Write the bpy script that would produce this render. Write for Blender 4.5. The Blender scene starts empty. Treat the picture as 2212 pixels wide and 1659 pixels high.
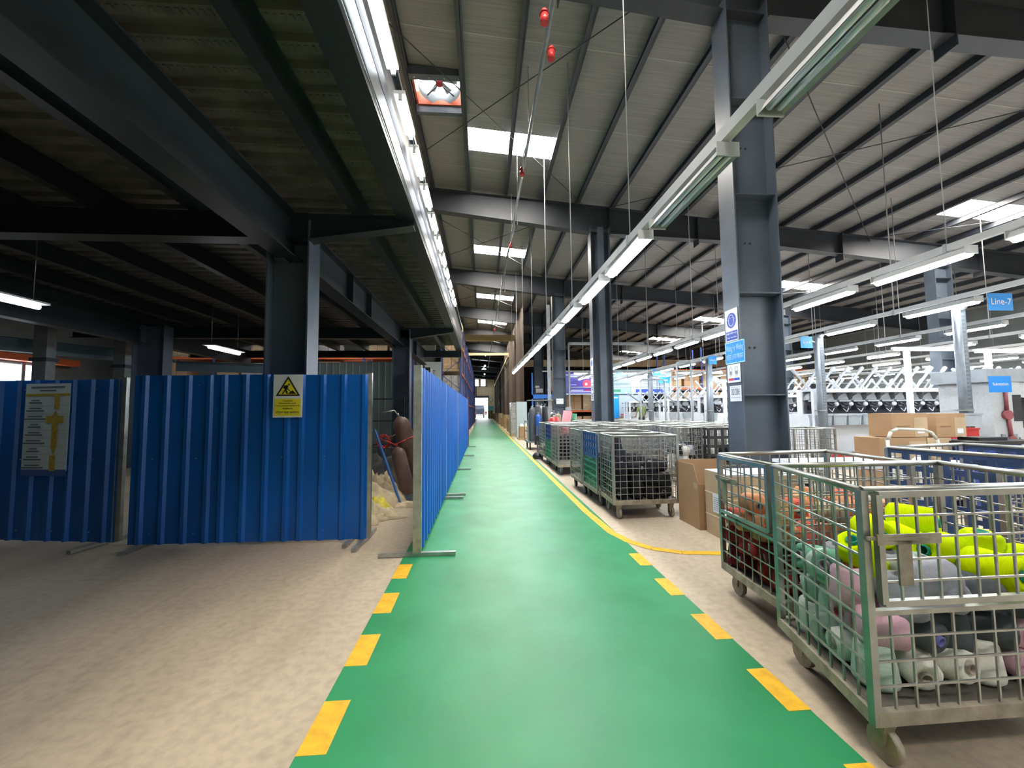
import bpy, math, random
from math import sin, cos, pi, radians, atan2, sqrt
from mathutils import Vector, Matrix
random.seed(7)
SC = bpy.context.scene
COL = SC.collection

# ------------------------------------------------------------------ camera
cam_d = bpy.data.cameras.new('camera')
cam = bpy.data.objects.new('camera', cam_d); COL.objects.link(cam); SC.camera = cam
cam_d.sensor_width = 36.0
cam_d.lens = 880.0 / 2212.0 * 36.0
cam_d.clip_start = 0.05; cam_d.clip_end = 400
YAW, PITCH, ROLL = 0.07197, 0.06453, 0.010
fwd = Vector((sin(YAW)*cos(PITCH), cos(YAW)*cos(PITCH), sin(PITCH)))
rgt = Vector((cos(YAW), -sin(YAW), 0)); up = rgt.cross(fwd)
r2 = rgt*cos(ROLL) - up*sin(ROLL); u2 = rgt*sin(ROLL) + up*cos(ROLL)
M = Matrix((r2, u2, -fwd)).transposed().to_4x4()
M.translation = (0, 0, 1.6)
cam.matrix_world = M

# ------------------------------------------------------------------ world, exposure
w = bpy.data.worlds.new('world'); SC.world = w; w.use_nodes = True
w.node_tree.nodes['Background'].inputs[0].default_value = (0.93, 0.97, 1.0, 1)
w.node_tree.nodes['Background'].inputs[1].default_value = 4.0
SC.view_settings.view_transform = 'Standard'
SC.view_settings.look = 'None'
SC.view_settings.gamma = 1.0
SC.view_settings.use_curve_mapping = False
SC.view_settings.exposure = 1.6
SC.cycles.max_bounces = 6; SC.cycles.diffuse_bounces = 4; SC.cycles.glossy_bounces = 3
SC.cycles.transmission_bounces = 4; SC.cycles.transparent_max_bounces = 6
SC.cycles.caustics_reflective = False; SC.cycles.caustics_refractive = False
SC.cycles.sample_clamp_indirect = 4.0
TUBE_E = 22.0      # strength of a lit tube
SKY_E = 30.0        # strength of a roof light

# ------------------------------------------------------------------ materials
MATS = {}
def mat(name, col, rough=0.6, metal=0.0, var=0.0, scale=6.0, bump=0.0, bscale=40.0, stretch=None, col2=None, spec=0.5):
    if name in MATS: return MATS[name]
    m = bpy.data.materials.new(name); m.use_nodes = True; nt = m.node_tree; N = nt.nodes; L = nt.links
    b = N['Principled BSDF']
    b.inputs['Base Color'].default_value = (*col, 1); b.inputs['Roughness'].default_value = rough
    b.inputs['Metallic'].default_value = metal; b.inputs['Specular IOR Level'].default_value = spec
    if var or bump:
        tc = N.new('ShaderNodeTexCoord'); mp = N.new('ShaderNodeMapping')
        L.new(tc.outputs['Object'], mp.inputs[0])
        if stretch: mp.inputs['Scale'].default_value = stretch
    if var:
        n = N.new('ShaderNodeTexNoise'); n.inputs['Scale'].default_value = scale; n.inputs['Detail'].default_value = 5
        L.new(mp.outputs[0], n.inputs['Vector'])
        r = N.new('ShaderNodeValToRGB')
        r.color_ramp.elements[0].position = 0.3; r.color_ramp.elements[1].position = 0.72
        c2 = col2 or tuple(c*(1-var) for c in col)
        r.color_ramp.elements[0].color = (*c2, 1)
        r.color_ramp.elements[1].color = (*(tuple(min(1, c*(1+var*0.5)) for c in col) if not col2 else col), 1)
        L.new(n.outputs['Fac'], r.inputs[0]); L.new(r.outputs[0], b.inputs['Base Color'])
    if bump:
        n2 = N.new('ShaderNodeTexNoise'); n2.inputs['Scale'].default_value = bscale; n2.inputs['Detail'].default_value = 3
        L.new(mp.outputs[0], n2.inputs['Vector'])
        bp = N.new('ShaderNodeBump'); bp.inputs['Strength'].default_value = bump; bp.inputs['Distance'].default_value = 0.01
        L.new(n2.outputs['Fac'], bp.inputs['Height']); L.new(bp.outputs[0], b.inputs['Normal'])
    MATS[name] = m
    return m
def emis(name, col, s):
    m = bpy.data.materials.new(name); m.use_nodes = True; b = m.node_tree.nodes['Principled BSDF']
    b.inputs['Base Color'].default_value = (*col, 1)
    b.inputs['Emission Color'].default_value = (*col, 1); b.inputs['Emission Strength'].default_value = s
    MATS[name] = m; return m

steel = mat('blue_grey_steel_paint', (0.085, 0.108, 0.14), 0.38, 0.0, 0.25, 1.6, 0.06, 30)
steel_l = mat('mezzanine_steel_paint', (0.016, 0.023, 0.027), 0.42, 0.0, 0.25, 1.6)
beam_g = mat('rafter_paint', (0.045, 0.052, 0.065), 0.5, 0.0, 0.2, 1.2)
foil = mat('roof_lining', (0.265, 0.26, 0.265), 0.55, 0.0, 0.22, 3.0, 0.25, 14, (0.25, 9, 1))
deckm = mat('galvanised_deck', (0.20, 0.183, 0.162), 0.4, 0.35, 0.35, 3.0)
galv = mat('galvanised_steel', (0.42, 0.44, 0.41), 0.38, 0.75, 0.3, 8.0, 0.1, 60)
cagem = mat('wire_cage_steel', (0.40, 0.41, 0.38), 0.36, 0.8, 0.3, 7.0)
rustw = mat('worn_frame_steel', (0.36, 0.32, 0.25), 0.55, 0.35, 0.45, 9.0, 0.15, 60)
rustb = mat('worn_frame_yellow', (0.45, 0.36, 0.16), 0.6, 0.2, 0.5, 9.0)
white = mat('white_enamel', (0.68, 0.72, 0.77), 0.35, 0, 0.06, 3)
railm = mat('rail_white_paint', (0.46, 0.48, 0.48), 0.4, 0, 0.12, 3)
pgrey = mat('grey_plastic', (0.36, 0.41, 0.45), 0.5, 0, 0.1, 5)
lgrey = mat('light_grey_paint', (0.30, 0.33, 0.35), 0.45, 0, 0.15, 5)
mgrey = mat('mid_grey_paint', (0.22, 0.25, 0.28), 0.45, 0, 0.2, 5)
black = mat('black_rubber', (0.015, 0.015, 0.018), 0.55)
dark = mat('dark_machine_part', (0.03, 0.03, 0.038), 0.4, 0, 0.3, 12)
card = mat('cardboard', (0.38, 0.235, 0.125), 0.8, 0, 0.12, 3, 0.08, 30)
card2 = mat('pale_cardboard', (0.46, 0.34, 0.21), 0.8, 0, 0.14, 3, 0.08, 30)
paper = mat('white_paper', (0.72, 0.75, 0.8), 0.7)
straw = mat('beige_strap', (0.66, 0.58, 0.42), 0.6)
bluep = mat('blue_plastic', (0.012, 0.05, 0.26), 0.4, 0, 0.25, 6)
greenp = mat('green_plastic', (0.05, 0.26, 0.14), 0.45, 0, 0.2, 6)
blackp = mat('black_plastic', (0.02, 0.02, 0.022), 0.45)
redp = mat('red_plastic', (0.5, 0.03, 0.03), 0.4)
skyb = mat('sky_blue_board', (0.0, 0.25, 0.72), 0.5)
signw = mat('sign_white', (0.74, 0.76, 0.80), 0.5)
signy = mat('sign_yellow', (0.75, 0.68, 0.03), 0.5)
signk = mat('sign_black', (0.02, 0.02, 0.02), 0.5)
signb = mat('sign_blue', (0.02, 0.06, 0.42), 0.5)
signr = mat('sign_red', (0.5, 0.03, 0.07), 0.5)
gold = mat('poster_gold', (0.42, 0.33, 0.05), 0.5, 0, 0.3, 30)
inkm = mat('printed_ink', (0.10, 0.12, 0.17), 0.6)
cream = mat('cream_paint', (0.82, 0.68, 0.44), 0.6, 0, 0.15, 2)
brownw = mat('brown_sheeting', (0.115, 0.085, 0.07), 0.6, 0, 0.35, 1.2, 0, 40, (1, 0.9, 0.12))
orange = mat('rack_orange', (0.62, 0.12, 0.03), 0.5)
sack = mat('woven_sack', (0.50, 0.41, 0.27), 0.85, 0, 0.3, 8, 0.3, 60)
sacky = mat('yellow_print', (0.55, 0.48, 0.06), 0.8)
cylm = mat('rusty_cylinder_paint', (0.11, 0.065, 0.05), 0.55, 0, 0.45, 6, 0.2, 40)
wood = mat('pallet_wood', (0.42, 0.30, 0.17), 0.8, 0, 0.3, 10)
wrap = mat('stretch_wrap', (0.42, 0.40, 0.38), 0.25, 0, 0.35, 9, 0.4, 12)
wrapb = mat('wrapped_goods', (0.46, 0.32, 0.19), 0.35, 0, 0.35, 7, 0.4, 12)
tube_on = emis('lit_tube', (0.86, 0.93, 1.0), TUBE_E)
tube_off = mat('unlit_tube', (0.62, 0.68, 0.78), 0.2, 0.2)
tube_par = emis('parapet_tube', (0.86, 0.93, 1.0), 13.0)
skyl = emis('roof_light_sheet', (1.0, 0.93, 0.84), SKY_E)
glassw = emis('daylit_window', (0.85, 0.93, 1.0), 2.0)

def blue_sheet():
    m = mat('blue_profiled_sheet', (0.002, 0.105, 0.44), 0.36, 0.0, 0.18, 1.3, 0.03, 8)
    return m
bluesh = blue_sheet()

def floor_mat():
    m = bpy.data.materials.new('worn_concrete'); m.use_nodes = True; nt = m.node_tree; N = nt.nodes; L = nt.links
    b = N['Principled BSDF']; b.inputs['Roughness'].default_value = 0.55
    tc = N.new('ShaderNodeTexCoord')
    n1 = N.new('ShaderNodeTexNoise'); n1.inputs['Scale'].default_value = 0.9; n1.inputs['Detail'].default_value = 6
    mp = N.new('ShaderNodeMapping'); mp.inputs['Rotation'].default_value = (0, 0, 0.95); mp.inputs['Scale'].default_value = (1.0, 0.22, 1)
    L.new(tc.outputs['Object'], mp.inputs[0]); L.new(mp.outputs[0], n1.inputs['Vector'])
    r1 = N.new('ShaderNodeValToRGB'); r1.color_ramp.elements[0].position = 0.36; r1.color_ramp.elements[1].position = 0.62
    r1.color_ramp.elements[0].color = (0.36, 0.295, 0.21, 1); r1.color_ramp.elements[1].color = (0.56, 0.465, 0.34, 1)
    L.new(n1.outputs['Fac'], r1.inputs[0])
    n2 = N.new('ShaderNodeTexNoise'); n2.inputs['Scale'].default_value = 16; n2.inputs['Detail'].default_value = 8
    L.new(tc.outputs['Object'], n2.inputs['Vector'])
    r2_ = N.new('ShaderNodeValToRGB'); r2_.color_ramp.elements[0].position = 0.25; r2_.color_ramp.elements[1].position = 0.6
    r2_.color_ramp.elements[0].color = (0.78, 0.78, 0.78, 1); r2_.color_ramp.elements[1].color = (1, 1, 1, 1)
    L.new(n2.outputs['Fac'], r2_.inputs[0])
    mx = N.new('ShaderNodeMixRGB'); mx.blend_type = 'MULTIPLY'; mx.inputs[0].default_value = 1
    L.new(r1.outputs[0], mx.inputs[1]); L.new(r2_.outputs[0], mx.inputs[2]); L.new(mx.outputs[0], b.inputs['Base Color'])
    bp = N.new('ShaderNodeBump'); bp.inputs['Strength'].default_value = 0.15; bp.inputs['Distance'].default_value = 0.01
    L.new(n2.outputs['Fac'], bp.inputs['Height']); L.new(bp.outputs[0], b.inputs['Normal'])
    return m
def green_mat():
    m = bpy.data.materials.new('green_floor_paint'); m.use_nodes = True; nt = m.node_tree; N = nt.nodes; L = nt.links
    b = N['Principled BSDF']
    tc = N.new('ShaderNodeTexCoord')
    n1 = N.new('ShaderNodeTexNoise'); n1.inputs['Scale'].default_value = 1.4; n1.inputs['Detail'].default_value = 7
    L.new(tc.outputs['Object'], n1.inputs['Vector'])
    r1 = N.new('ShaderNodeValToRGB'); r1.color_ramp.elements[0].position = 0.3; r1.color_ramp.elements[1].position = 0.7
    r1.color_ramp.elements[0].color = (0.016, 0.185, 0.068, 1); r1.color_ramp.elements[1].color = (0.026, 0.25, 0.10, 1)
    L.new(n1.outputs['Fac'], r1.inputs[0]); L.new(r1.outputs[0], b.inputs['Base Color'])
    n2 = N.new('ShaderNodeTexNoise'); n2.inputs['Scale'].default_value = 3.5; n2.inputs['Detail'].default_value = 4
    L.new(tc.outputs['Object'], n2.inputs['Vector'])
    mr = N.new('ShaderNodeMapRange'); mr.inputs[3].default_value = 0.36; mr.inputs[4].default_value = 0.52; b.inputs['Specular IOR Level'].default_value = 0.35
    L.new(n2.outputs['Fac'], mr.inputs[0]); L.new(mr.outputs[0], b.inputs['Roughness'])
    bp = N.new('ShaderNodeBump'); bp.inputs['Strength'].default_value = 0.05; bp.inputs['Distance'].default_value = 0.01
    n3 = N.new('ShaderNodeTexNoise'); n3.inputs['Scale'].default_value = 22; L.new(tc.outputs['Object'], n3.inputs['Vector'])
    L.new(n3.outputs['Fac'], bp.inputs['Height']); L.new(bp.outputs[0], b.inputs['Normal'])
    return m
concrete = floor_mat(); greenf = green_mat()
yellowt = mat('yellow_floor_tape', (0.72, 0.40, 0.015), 0.5, 0, 0.25, 12)

# ------------------------------------------------------------------ geometry helpers
class MB:
    def __init__(s): s.v = []; s.f = []; s.smooth = []
    def quadfaces(s, pts, faces, sm=False):
        o = len(s.v); s.v += [tuple(p) for p in pts]; s.f += [tuple(i+o for i in f) for f in faces]; s.smooth += [sm]*len(faces); return s
    def hexa(s, p):   # 8 points: bottom 0-3 ccw, top 4-7
        return s.quadfaces(p, [(3,2,1,0),(4,5,6,7),(0,1,5,4),(1,2,6,5),(2,3,7,6),(3,0,4,7)])
    def box(s, x0, x1, y0, y1, z0, z1):
        return s.hexa([(x0,y0,z0),(x1,y0,z0),(x1,y1,z0),(x0,y1,z0),(x0,y0,z1),(x1,y0,z1),(x1,y1,z1),(x0,y1,z1)])
    def cbox(s, c, d, rz=0):
        cx, cy, cz = c; a, b_, h = d[0]/2, d[1]/2, d[2]/2; C_, S_ = cos(rz), sin(rz)
        P = [(cx+x*C_-y*S_, cy+x*S_+y*C_, cz+z) for z in (-h, h) for x, y in ((-a,-b_),(a,-b_),(a,b_),(-a,b_))]
        return s.hexa(P)
    def bar(s, p, q, wd, ht=None, upv=(0,0,1)):   # rectangular bar between points
        p = Vector(p); q = Vector(q); ht = ht or wd; d = (q-p).normalized(); u = Vector(upv)
        if abs(d.dot(u)) > 0.98: u = Vector((1,0,0))
        a = d.cross(u).normalized()*(wd/2); b_ = a.cross(d).normalized()*(ht/2)
        return s.hexa([p-a-b_, p+a-b_, q+a-b_, q-a-b_, p-a+b_, p+a+b_, q+a+b_, q-a+b_])
    def tube(s, p, q, r, n=8, r1=None, caps=True, sm=True):
        p = Vector(p); q = Vector(q); r1 = r if r1 is None else r1; d = (q-p).normalized()
        u = Vector((0,0,1)) if abs(d.z) < 0.95 else Vector((1,0,0))
        a = d.cross(u).normalized(); b_ = a.cross(d)
        P = [p+(a*cos(2*pi*i/n)+b_*sin(2*pi*i/n))*r for i in range(n)] + [q+(a*cos(2*pi*i/n)+b_*sin(2*pi*i/n))*r1 for i in range(n)]
        s.quadfaces(P, [(i, i+n, (i+1) % n+n, (i+1) % n) for i in range(n)], sm)
        if caps:
            o = len(s.v)-2*n; s.f.append(tuple(o+i for i in range(n))); s.f.append(tuple(o+2*n-1-i for i in range(n))); s.smooth += [False, False]
        return s
    def path(s, pts, r, n=8):
        for a, b_ in zip(pts[:-1], pts[1:]): s.tube(a, b_, r, n)
        return s
    def lathe(s, prof, n=16, T=None, sm=True):   # prof [(r,z)]
        P = [Vector((r*cos(2*pi*i/n), r*sin(2*pi*i/n), z)) for r, z in prof for i in range(n)]
        if T: P = [T @ p for p in P]
        F = [(k*n+i, k*n+(i+1) % n, (k+1)*n+(i+1) % n, (k+1)*n+i) for k in range(len(prof)-1) for i in range(n)]
        return s.quadfaces(P, F, sm)
    def poly(s, pts, thick, nrm):   # flat polygon extruded along nrm
        n = len(pts); t = Vector(nrm)*thick
        P = [Vector(p) for p in pts]+[Vector(p)+t for p in pts]
        F = [tuple(range(n-1, -1, -1)), tuple(range(n, 2*n))]+[(i, (i+1) % n, n+(i+1) % n, n+i) for i in range(n)]
        return s.quadfaces(P, F)
    def ibeam(s, p, q, h, wd, t=0.014, upv=(0,0,1), h1=None):  # I section: axis p->q at the section's TOP centre; h1 = depth at q
        p = Vector(p); q = Vector(q); d = (q-p).normalized(); u = Vector(upv); a = d.cross(u).normalized(); u = a.cross(d).normalized()
        h1 = h1 or h
        def ring(c, hh, off0, off1, ww): return [c-a*ww/2-u*hh*off1*1.0, c+a*ww/2-u*hh*off1, c+a*ww/2-u*hh*off0, c-a*ww/2-u*hh*off0]
        for kind in (0, 1, 2):
            P = []
            for c, hh in ((p, h), (q, h1)):
                if kind == 0: z0, z1, ww = 0, t, wd
                elif kind == 1: z0, z1, ww = hh-t, hh, wd
                else: z0, z1, ww = t, hh-t, t
                P.append([c-a*ww/2-u*z1, c+a*ww/2-u*z1, c+a*ww/2-u*z0, c-a*ww/2-u*z0])
            s.quadfaces(P[0]+P[1], [(0,1,2,3),(7,6,5,4),(0,4,5,1),(1,5,6,2),(2,6,7,3),(3,7,4,0)])
        return s
    def mesh(s, name):
        m = bpy.data.meshes.new(name); m.from_pydata(s.v, [], s.f); m.polygons.foreach_set('use_smooth', s.smooth); m.update(); return m
    def obj(s, name, material, parent=None, **props):
        return link(name, s.mesh(name), material, parent, **props)
def link(name, me, material, parent=None, **props):
    if material is not None and not me.materials: me.materials.append(material)
    o = bpy.data.objects.new(name, me); COL.objects.link(o)
    if parent is not None:
        o.parent = parent; o.matrix_parent_inverse = pinv(parent)
    for k, v in props.items(): o[k] = v
    return o
def pinv(p):
    m = Matrix.Identity(4); q = p
    chain = []
    while q is not None: chain.append(q); q = q.parent
    for q in reversed(chain):
        loc = Matrix.LocRotScale(q.location, q.rotation_euler, q.scale)
        m = m @ q.matrix_parent_inverse @ loc if q.parent else loc
    return m.inverted()
def thing(name, label, cat, loc=(0,0,0), group=None, rz=0):
    o = bpy.data.objects.new(name, None); COL.objects.link(o); o.location = loc; o.rotation_euler = (0,0,rz)
    o.empty_display_size = 0.1
    o['label'] = label; o['category'] = cat
    if group: o['group'] = group
    return o
def struct(name, loc=(0,0,0)):
    o = bpy.data.objects.new(name, None); COL.objects.link(o); o.location = loc; o['kind'] = 'structure'; return o
def tag(o, label, cat, group=None):
    o['label'] = label; o['category'] = cat
    if group: o['group'] = group
    return o
# local builder: parts written in the thing's own coordinates
TINY = ('bolt_heads', 'screw_heads', 'ruled_lines', 'printed_lines', 'tray_slots', 'text_line', 'printed_bars')
def part(mb, name, material, parent, **props):
    if name in TINY: props['kind'] = 'stuff'
    me = mb.mesh(name) if isinstance(mb, MB) else mb
    if not me.materials: me.materials.append(material)
    o = bpy.data.objects.new(name, me); COL.objects.link(o); o.parent = parent
    for k, v in props.items(): o[k] = v
    return o
def copy_tree(o, parent=None):
    c = o.copy(); COL.objects.link(c)
    if parent is not None: c.parent = parent
    for ch in list(o.children): copy_tree(ch, c)
    return c
ORD = ['first','second','third','fourth','fifth','sixth','seventh','eighth','ninth','tenth','eleventh','twelfth','thirteenth','fourteenth',
       'fifteenth','sixteenth','seventeenth','eighteenth','nineteenth','twentieth','twenty-first','twenty-second','twenty-third','twenty-fourth','twenty-fifth','twenty-sixth']
def me_w(me):
    xs = [v.co.x for v in me.vertices]
    return (max(xs)-min(xs)) if xs else 1
def text(s, loc, rot, size, material, parent, name='lettering', align='CENTER', ext=0.001, sx=1.0, fit=None):
    c = bpy.data.curves.new(name, 'FONT'); c.body = s; c.size = size; c.align_x = align; c.align_y = 'CENTER'; c.extrude = ext
    c.materials.append(material)
    tmp = bpy.data.objects.new('tmp', c); COL.objects.link(tmp)
    me = bpy.data.meshes.new_from_object(tmp.evaluated_get(bpy.context.evaluated_depsgraph_get()))
    bpy.data.objects.remove(tmp); me.name = name
    if not me.materials: me.materials.append(material)
    o = bpy.data.objects.new(name, me); COL.objects.link(o); o.location = loc; o.rotation_euler = rot
    if fit: sx = fit/max(.001, me_w(me))
    o.scale = (sx, 1, 1)
    if parent is not None:
        o.parent = parent; o.matrix_parent_inverse = pinv(parent)
    return o
FRONT = (pi/2, 0, 0)            # text facing -y
LEFT = (pi/2, 0, -pi/2)         # text facing -x

# ------------------------------------------------------------------ the setting
YS, YE = -8.0, 88.0
XL_, XR_ = -22.0, 27.0
fl = MB().box(XL_, XR_, YS, YE+14, -0.2, 0).obj('floor', concrete, kind='structure')
MB().box(-0.88, 1.72, YS+0.1, YE+13, 0.0005, 0.003).obj('walkway_paint', greenf, fl)
for i in range(9):
    y0 = 4.44-0.67*i
    MB().hexa([(-0.88,y0-0.36,0.003),(-0.74,y0-0.36,0.003),(-0.74,y0,0.003),(-0.88,y0,0.003),(-0.88,y0-0.36,0.0045),(-0.74,y0-0.36,0.0045),(-0.74,y0,0.0045),(-0.88,y0,0.0045)]).obj('tape_dash', yellowt, fl)
    y0 = 4.52-0.675*i
    MB().box(1.60, 1.725, y0-0.35, y0, 0.003, 0.0045).obj('tape_dash', yellowt, fl)
# solid yellow line with its bend
mb = MB(); pts = [(1.60,YE),(1.60,30),(1.60,12),(1.61,6.4),(1.66,5.3),(1.76,4.92),(1.93,4.66),(2.2,4.50),(2.7,4.42),(3.6,4.40)]
for (x0,y0),(x1,y1) in zip(pts[:-1], pts[1:]):
    d = Vector((x1-x0, y1-y0, 0)).normalized(); n = Vector((-d.y, d.x, 0))*0.055
    a = Vector((x0,y0,0.0032)); b_ = Vector((x1,y1,0.0032)); t = Vector((0,0,0.0015))
    mb.hexa([a-n,b_-n,b_+n,a+n,a-n+t,b_-n+t,b_+n+t,a+n+t])
mb.obj('tape_line', yellowt, fl)

BAY = 7.85; Y0 = 5.6
XC, DC, FW = 3.73, 0.68, 0.38
def ztop(x): return 9.02-0.086*x      # top of rafters
# ceiling: lining sheets between purlins, roof lights, purlins
ceil = struct('ceiling')
PX = [-4.15+1.25*i for i in range(26)]
def roofz(x): return ztop(x)+0.20
skyc = {}
for k in range(-2, 5):
    for c in (3, 4): skyc.setdefault(c, []).append((10.6+BAY*k, 11.55+BAY*k))
    for c in (15, 16): skyc.setdefault(c, []).append((11.1+BAY*k, 12.05+BAY*k))
def fancell(c): return c == 2
PX = [-22.0] + PX
for c in range(len(PX)-1):
    x0, x1 = PX[c], PX[c+1]
    if c == 0: cuts = []
    cuts = list(skyc.get(c+0-1, [])) if c > 0 else []
    # c-1 indexes the 1.25 m cells
    holes = [(8.92, 9.88)] if c-1 == 2 else []
    ys = YS; segs = []
    for a, b_ in sorted(cuts+holes): segs.append((ys, a)); ys = b_
    segs.append((ys, YE))
    for a, b_ in segs:
        MB().hexa([(x0,a,roofz(x0)),(x1,a,roofz(x1)),(x1,b_,roofz(x1)),(x0,b_,roofz(x0)),
                   (x0,a,roofz(x0)+.05),(x1,a,roofz(x1)+.05),(x1,b_,roofz(x1)+.05),(x0,b_,roofz(x0)+.05)]).obj('roof_panel', foil, ceil)
    for a, b_ in cuts:
        MB().hexa([(x0,a,roofz(x0)),(x1,a,roofz(x1)),(x1,b_,roofz(x1)),(x0,b_,roofz(x0)),
                   (x0,a,roofz(x0)+.01),(x1,a,roofz(x1)+.01),(x1,b_,roofz(x1)+.01),(x0,b_,roofz(x0)+.01)]).obj('roof_light', skyl, ceil)
for x in PX[1:]:
    z = ztop(x)
    mb = MB().box(x-0.035, x+0.035, YS, YE, z+0.185, z+0.2).box(x-0.006, x+0.006, YS, YE, z, z+0.2).box(x-0.09, x+0.035, YS, YE, z, z+0.012)
    mb.obj('purlin', beam_g, ceil)
# joint lines of the lining (shallow battens across the sheets)
mb = MB()
for k in range(40):
    y = -6+2.3*k
    if y < 60: mb.hexa([(-4.1,y,roofz(-4.1)-.006),(26,y,roofz(26)-.006),(26,y+.03,roofz(26)-.006),(-4.1,y+.03,roofz(-4.1)-.006),(-4.1,y,roofz(-4.1)),(26,y,roofz(26)),(26,y+.03,roofz(26)),(-4.1,y+.03,roofz(-4.1))])
mb.obj('lining_seam', mat('seam_tape', (0.36, 0.35, 0.345), 0.5), ceil, kind='stuff')
# bracing rods under the roof
mb = MB()
for k in range(-1, 5):
    ya, yb = Y0+BAY*k, Y0+BAY*(k+1)
    for xa, xb in ((-3.5, 3.6), (4.2, 14.0), (14.0, 24.0)):
        for p, q in (((xa, ya), (xb, yb)), ((xb, ya), (xa, yb))):
            mb.tube((p[0], p[1], ztop(p[0])-.12), (q[0], q[1], ztop(q[0])-.12), 0.012, 5)
mb.obj('bracing_rod', beam_g, ceil)
# walls
MB().box(XL_-0.2, XL_, YS, YE, 0, 11.5).obj('wall_left', mat('wall_sheet_grey', (0.17,0.19,0.185), 0.6, 0, 0.2, 1), kind='structure')
MB().box(XR_, XR_+0.2, YS, YE, 0, 9).obj('wall_right', mat('wall_sheet_grey', (0,0,0)), kind='structure')
MB().box(XL_, XR_, YS-0.2, YS, 0, 11.5).obj('wall_front', mat('wall_sheet_grey', (0,0,0)), kind='structure')
# far end wall with its loading opening and two high windows
wb = struct('wall_back', (0, YE, 0))
ox0, ox1, oz = -2.6, 1.05, 4.35
mb = MB().box(-22,ox0,YE,YE+.25,0,9.3).box(ox1,2.6,YE,YE+.25,0,9.3).box(ox0,ox1,YE,YE+.25,oz,6.9)
mb.box(ox0,ox1,YE,YE+.25,8.3,9.3).box(ox0,-2.1,YE,YE+.25,6.9,8.3).box(-0.9,-0.4,YE,YE+.25,6.9,8.3).box(0.55,1.05,YE,YE+.25,6.9,8.3).box(2.6,27,YE,YE+.25,0,9.3)
mb.obj('wall_sheet', cream, wb)
MB().box(ox0,ox1+.3,YE-.12,YE,oz,oz+.45).box(ox0,1.05,YE-.1,YE,6.75,6.9).box(-1.5,-1.3,YE-.1,YE,4.8,6.75).obj('steel_trim', steel, wb)
MB().box(-2.1,-0.9,YE+.1,YE+.14,6.9,8.3).obj('window_1', glassw, kind='structure')
MB().box(-0.4,0.55,YE+.1,YE+.14,6.9,8.3).obj('window_2', glassw, kind='structure')
o = MB().tube((1.82,25.0,3.95),(2.35,62,3.9),.012,5).obj('guy_wire', galv); tag(o, 'thin wire running on from the end of the walkway lamp rail to the brown wall', 'wire')
# brown sheeting wall beside the far walkway
bw = struct('wall_inner', (0,0,0))
def corr(p0, p1, z0, z1, pitch, depth, rib, flat, side=1):
    """profiled sheet from p0 to p1 (x,y) with ribs standing out by depth on one side"""
    p0 = Vector((*p0,0)); p1 = Vector((*p1,0)); d = (p1-p0); Ln = d.length; d.normalize(); n = Vector((-d.y, d.x, 0))*side
    prof = [(0,0)]; s = pitch/2
    while s+rib/2 < Ln:
        prof += [(s-rib/2,0),(s-flat/2,depth),(s+flat/2,depth),(s+rib/2,0)]; s += pitch
    prof.append((Ln,0)); P = []; t = n*0.0015
    for a, b_ in prof:
        c = p0+d*a+n*b_; P += [c+Vector((0,0,z0)), c+Vector((0,0,z1)), c-t+Vector((0,0,z0)), c-t+Vector((0,0,z1))]
    F = []
    for i in range(len(prof)-1):
        o = 4*i
        F += [(o,o+4,o+5,o+1),(o+2,o+3,o+7,o+6),(o+1,o+5,o+7,o+3),(o,o+2,o+6,o+4)]
    e = 4*(len(prof)-1); F += [(0,1,3,2),(e,e+2,e+3,e+1)]
    return MB().quadfaces(P, F)
y = 26.5; i = 0
while y < YE-1:
    corr((2.7, y), (2.7, min(y+7.75, YE)), 0, ztop(2.7), 0.42, 0.05, 0.2, 0.1, 1).obj('sheet_panel', brownw, bw); y += BAY
for k in range(3, 11):
    yy = Y0+BAY*k
    if yy < YE: MB().box(2.42, 2.68, yy-.1, yy+.1, 0, ztop(2.6)-.7).obj('wall_pillar', mat('brown_pillar', (0.17,0.135,0.11), 0.5), bw)
# hall's own back wall
MB().box(2.75, XR_, 62, 62.2, 0, 9).obj('wall_hall_back', mat('hall_wall', (0.06,0.05,0.05), 0.7, 0, 0.3, 1), kind='structure')
# outside yard beyond the opening
MB().box(-12, 12, YE+14, YE+40, -0.2, -0.02).obj('yard_ground', mat('yard_concrete', (0.7,0.7,0.68), 0.8), kind='structure')

# ------------------------------------------------------------------ columns and rafters
def column(x, y, z1, label, dc=DC, fw=FW, m=steel, stiff=True, brown=False):
    t = thing('steel_column', label, 'column', (x, y, 0))
    part(MB().box(-0.0, 0.02, 0, fw, 0, z1).box(dc-0.02, dc, 0, fw, 0, z1), 'flange', m, t)
    part(MB().box(0.02, dc-0.02, fw/2-.008, fw/2+.008, 0, z1), 'web', m, t)
    if stiff:
        z = 1.78
        while z < z1-0.3:
            part(MB().box(0.02, dc-0.02, 0.01, fw/2-.008, z, z+0.016), 'stiffener_plate', m, t); z += 1.5
    mb = MB()
    for zz in (2.5, 4.1, 5.6):
        for xx in (0.26, 0.34): mb.tube((xx, fw/2-.02, zz), (xx, fw/2-.008, zz), 0.016, 6)
    part(mb, 'bolt_heads', black, t)
    part(MB().box(-.06, dc+.06, -.06, fw+.06, 0, 0.025), 'base_plate', m, t)
    return t
names = ['nearest tall steel column on the right, carrying the four signs', 'second steel column on the right, behind the cage row', 'third steel column on the right, with a small white exit sign',
         'fourth steel column on the right, beside the brown wall']
cols = []
for k in range(4):
    cols.append(column(XC, Y0+BAY*k, ztop(XC)-.8, names[k], stiff=(k != 1)))
part(MB().box(.24,.46,0,.02,0,ztop(XC)-.8), 'front_flange', steel, cols[1]); part(MB().box(.342,.358,.02,FW/2-.008,0,ztop(XC)-.8), 'cross_web', steel, cols[1])
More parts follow.
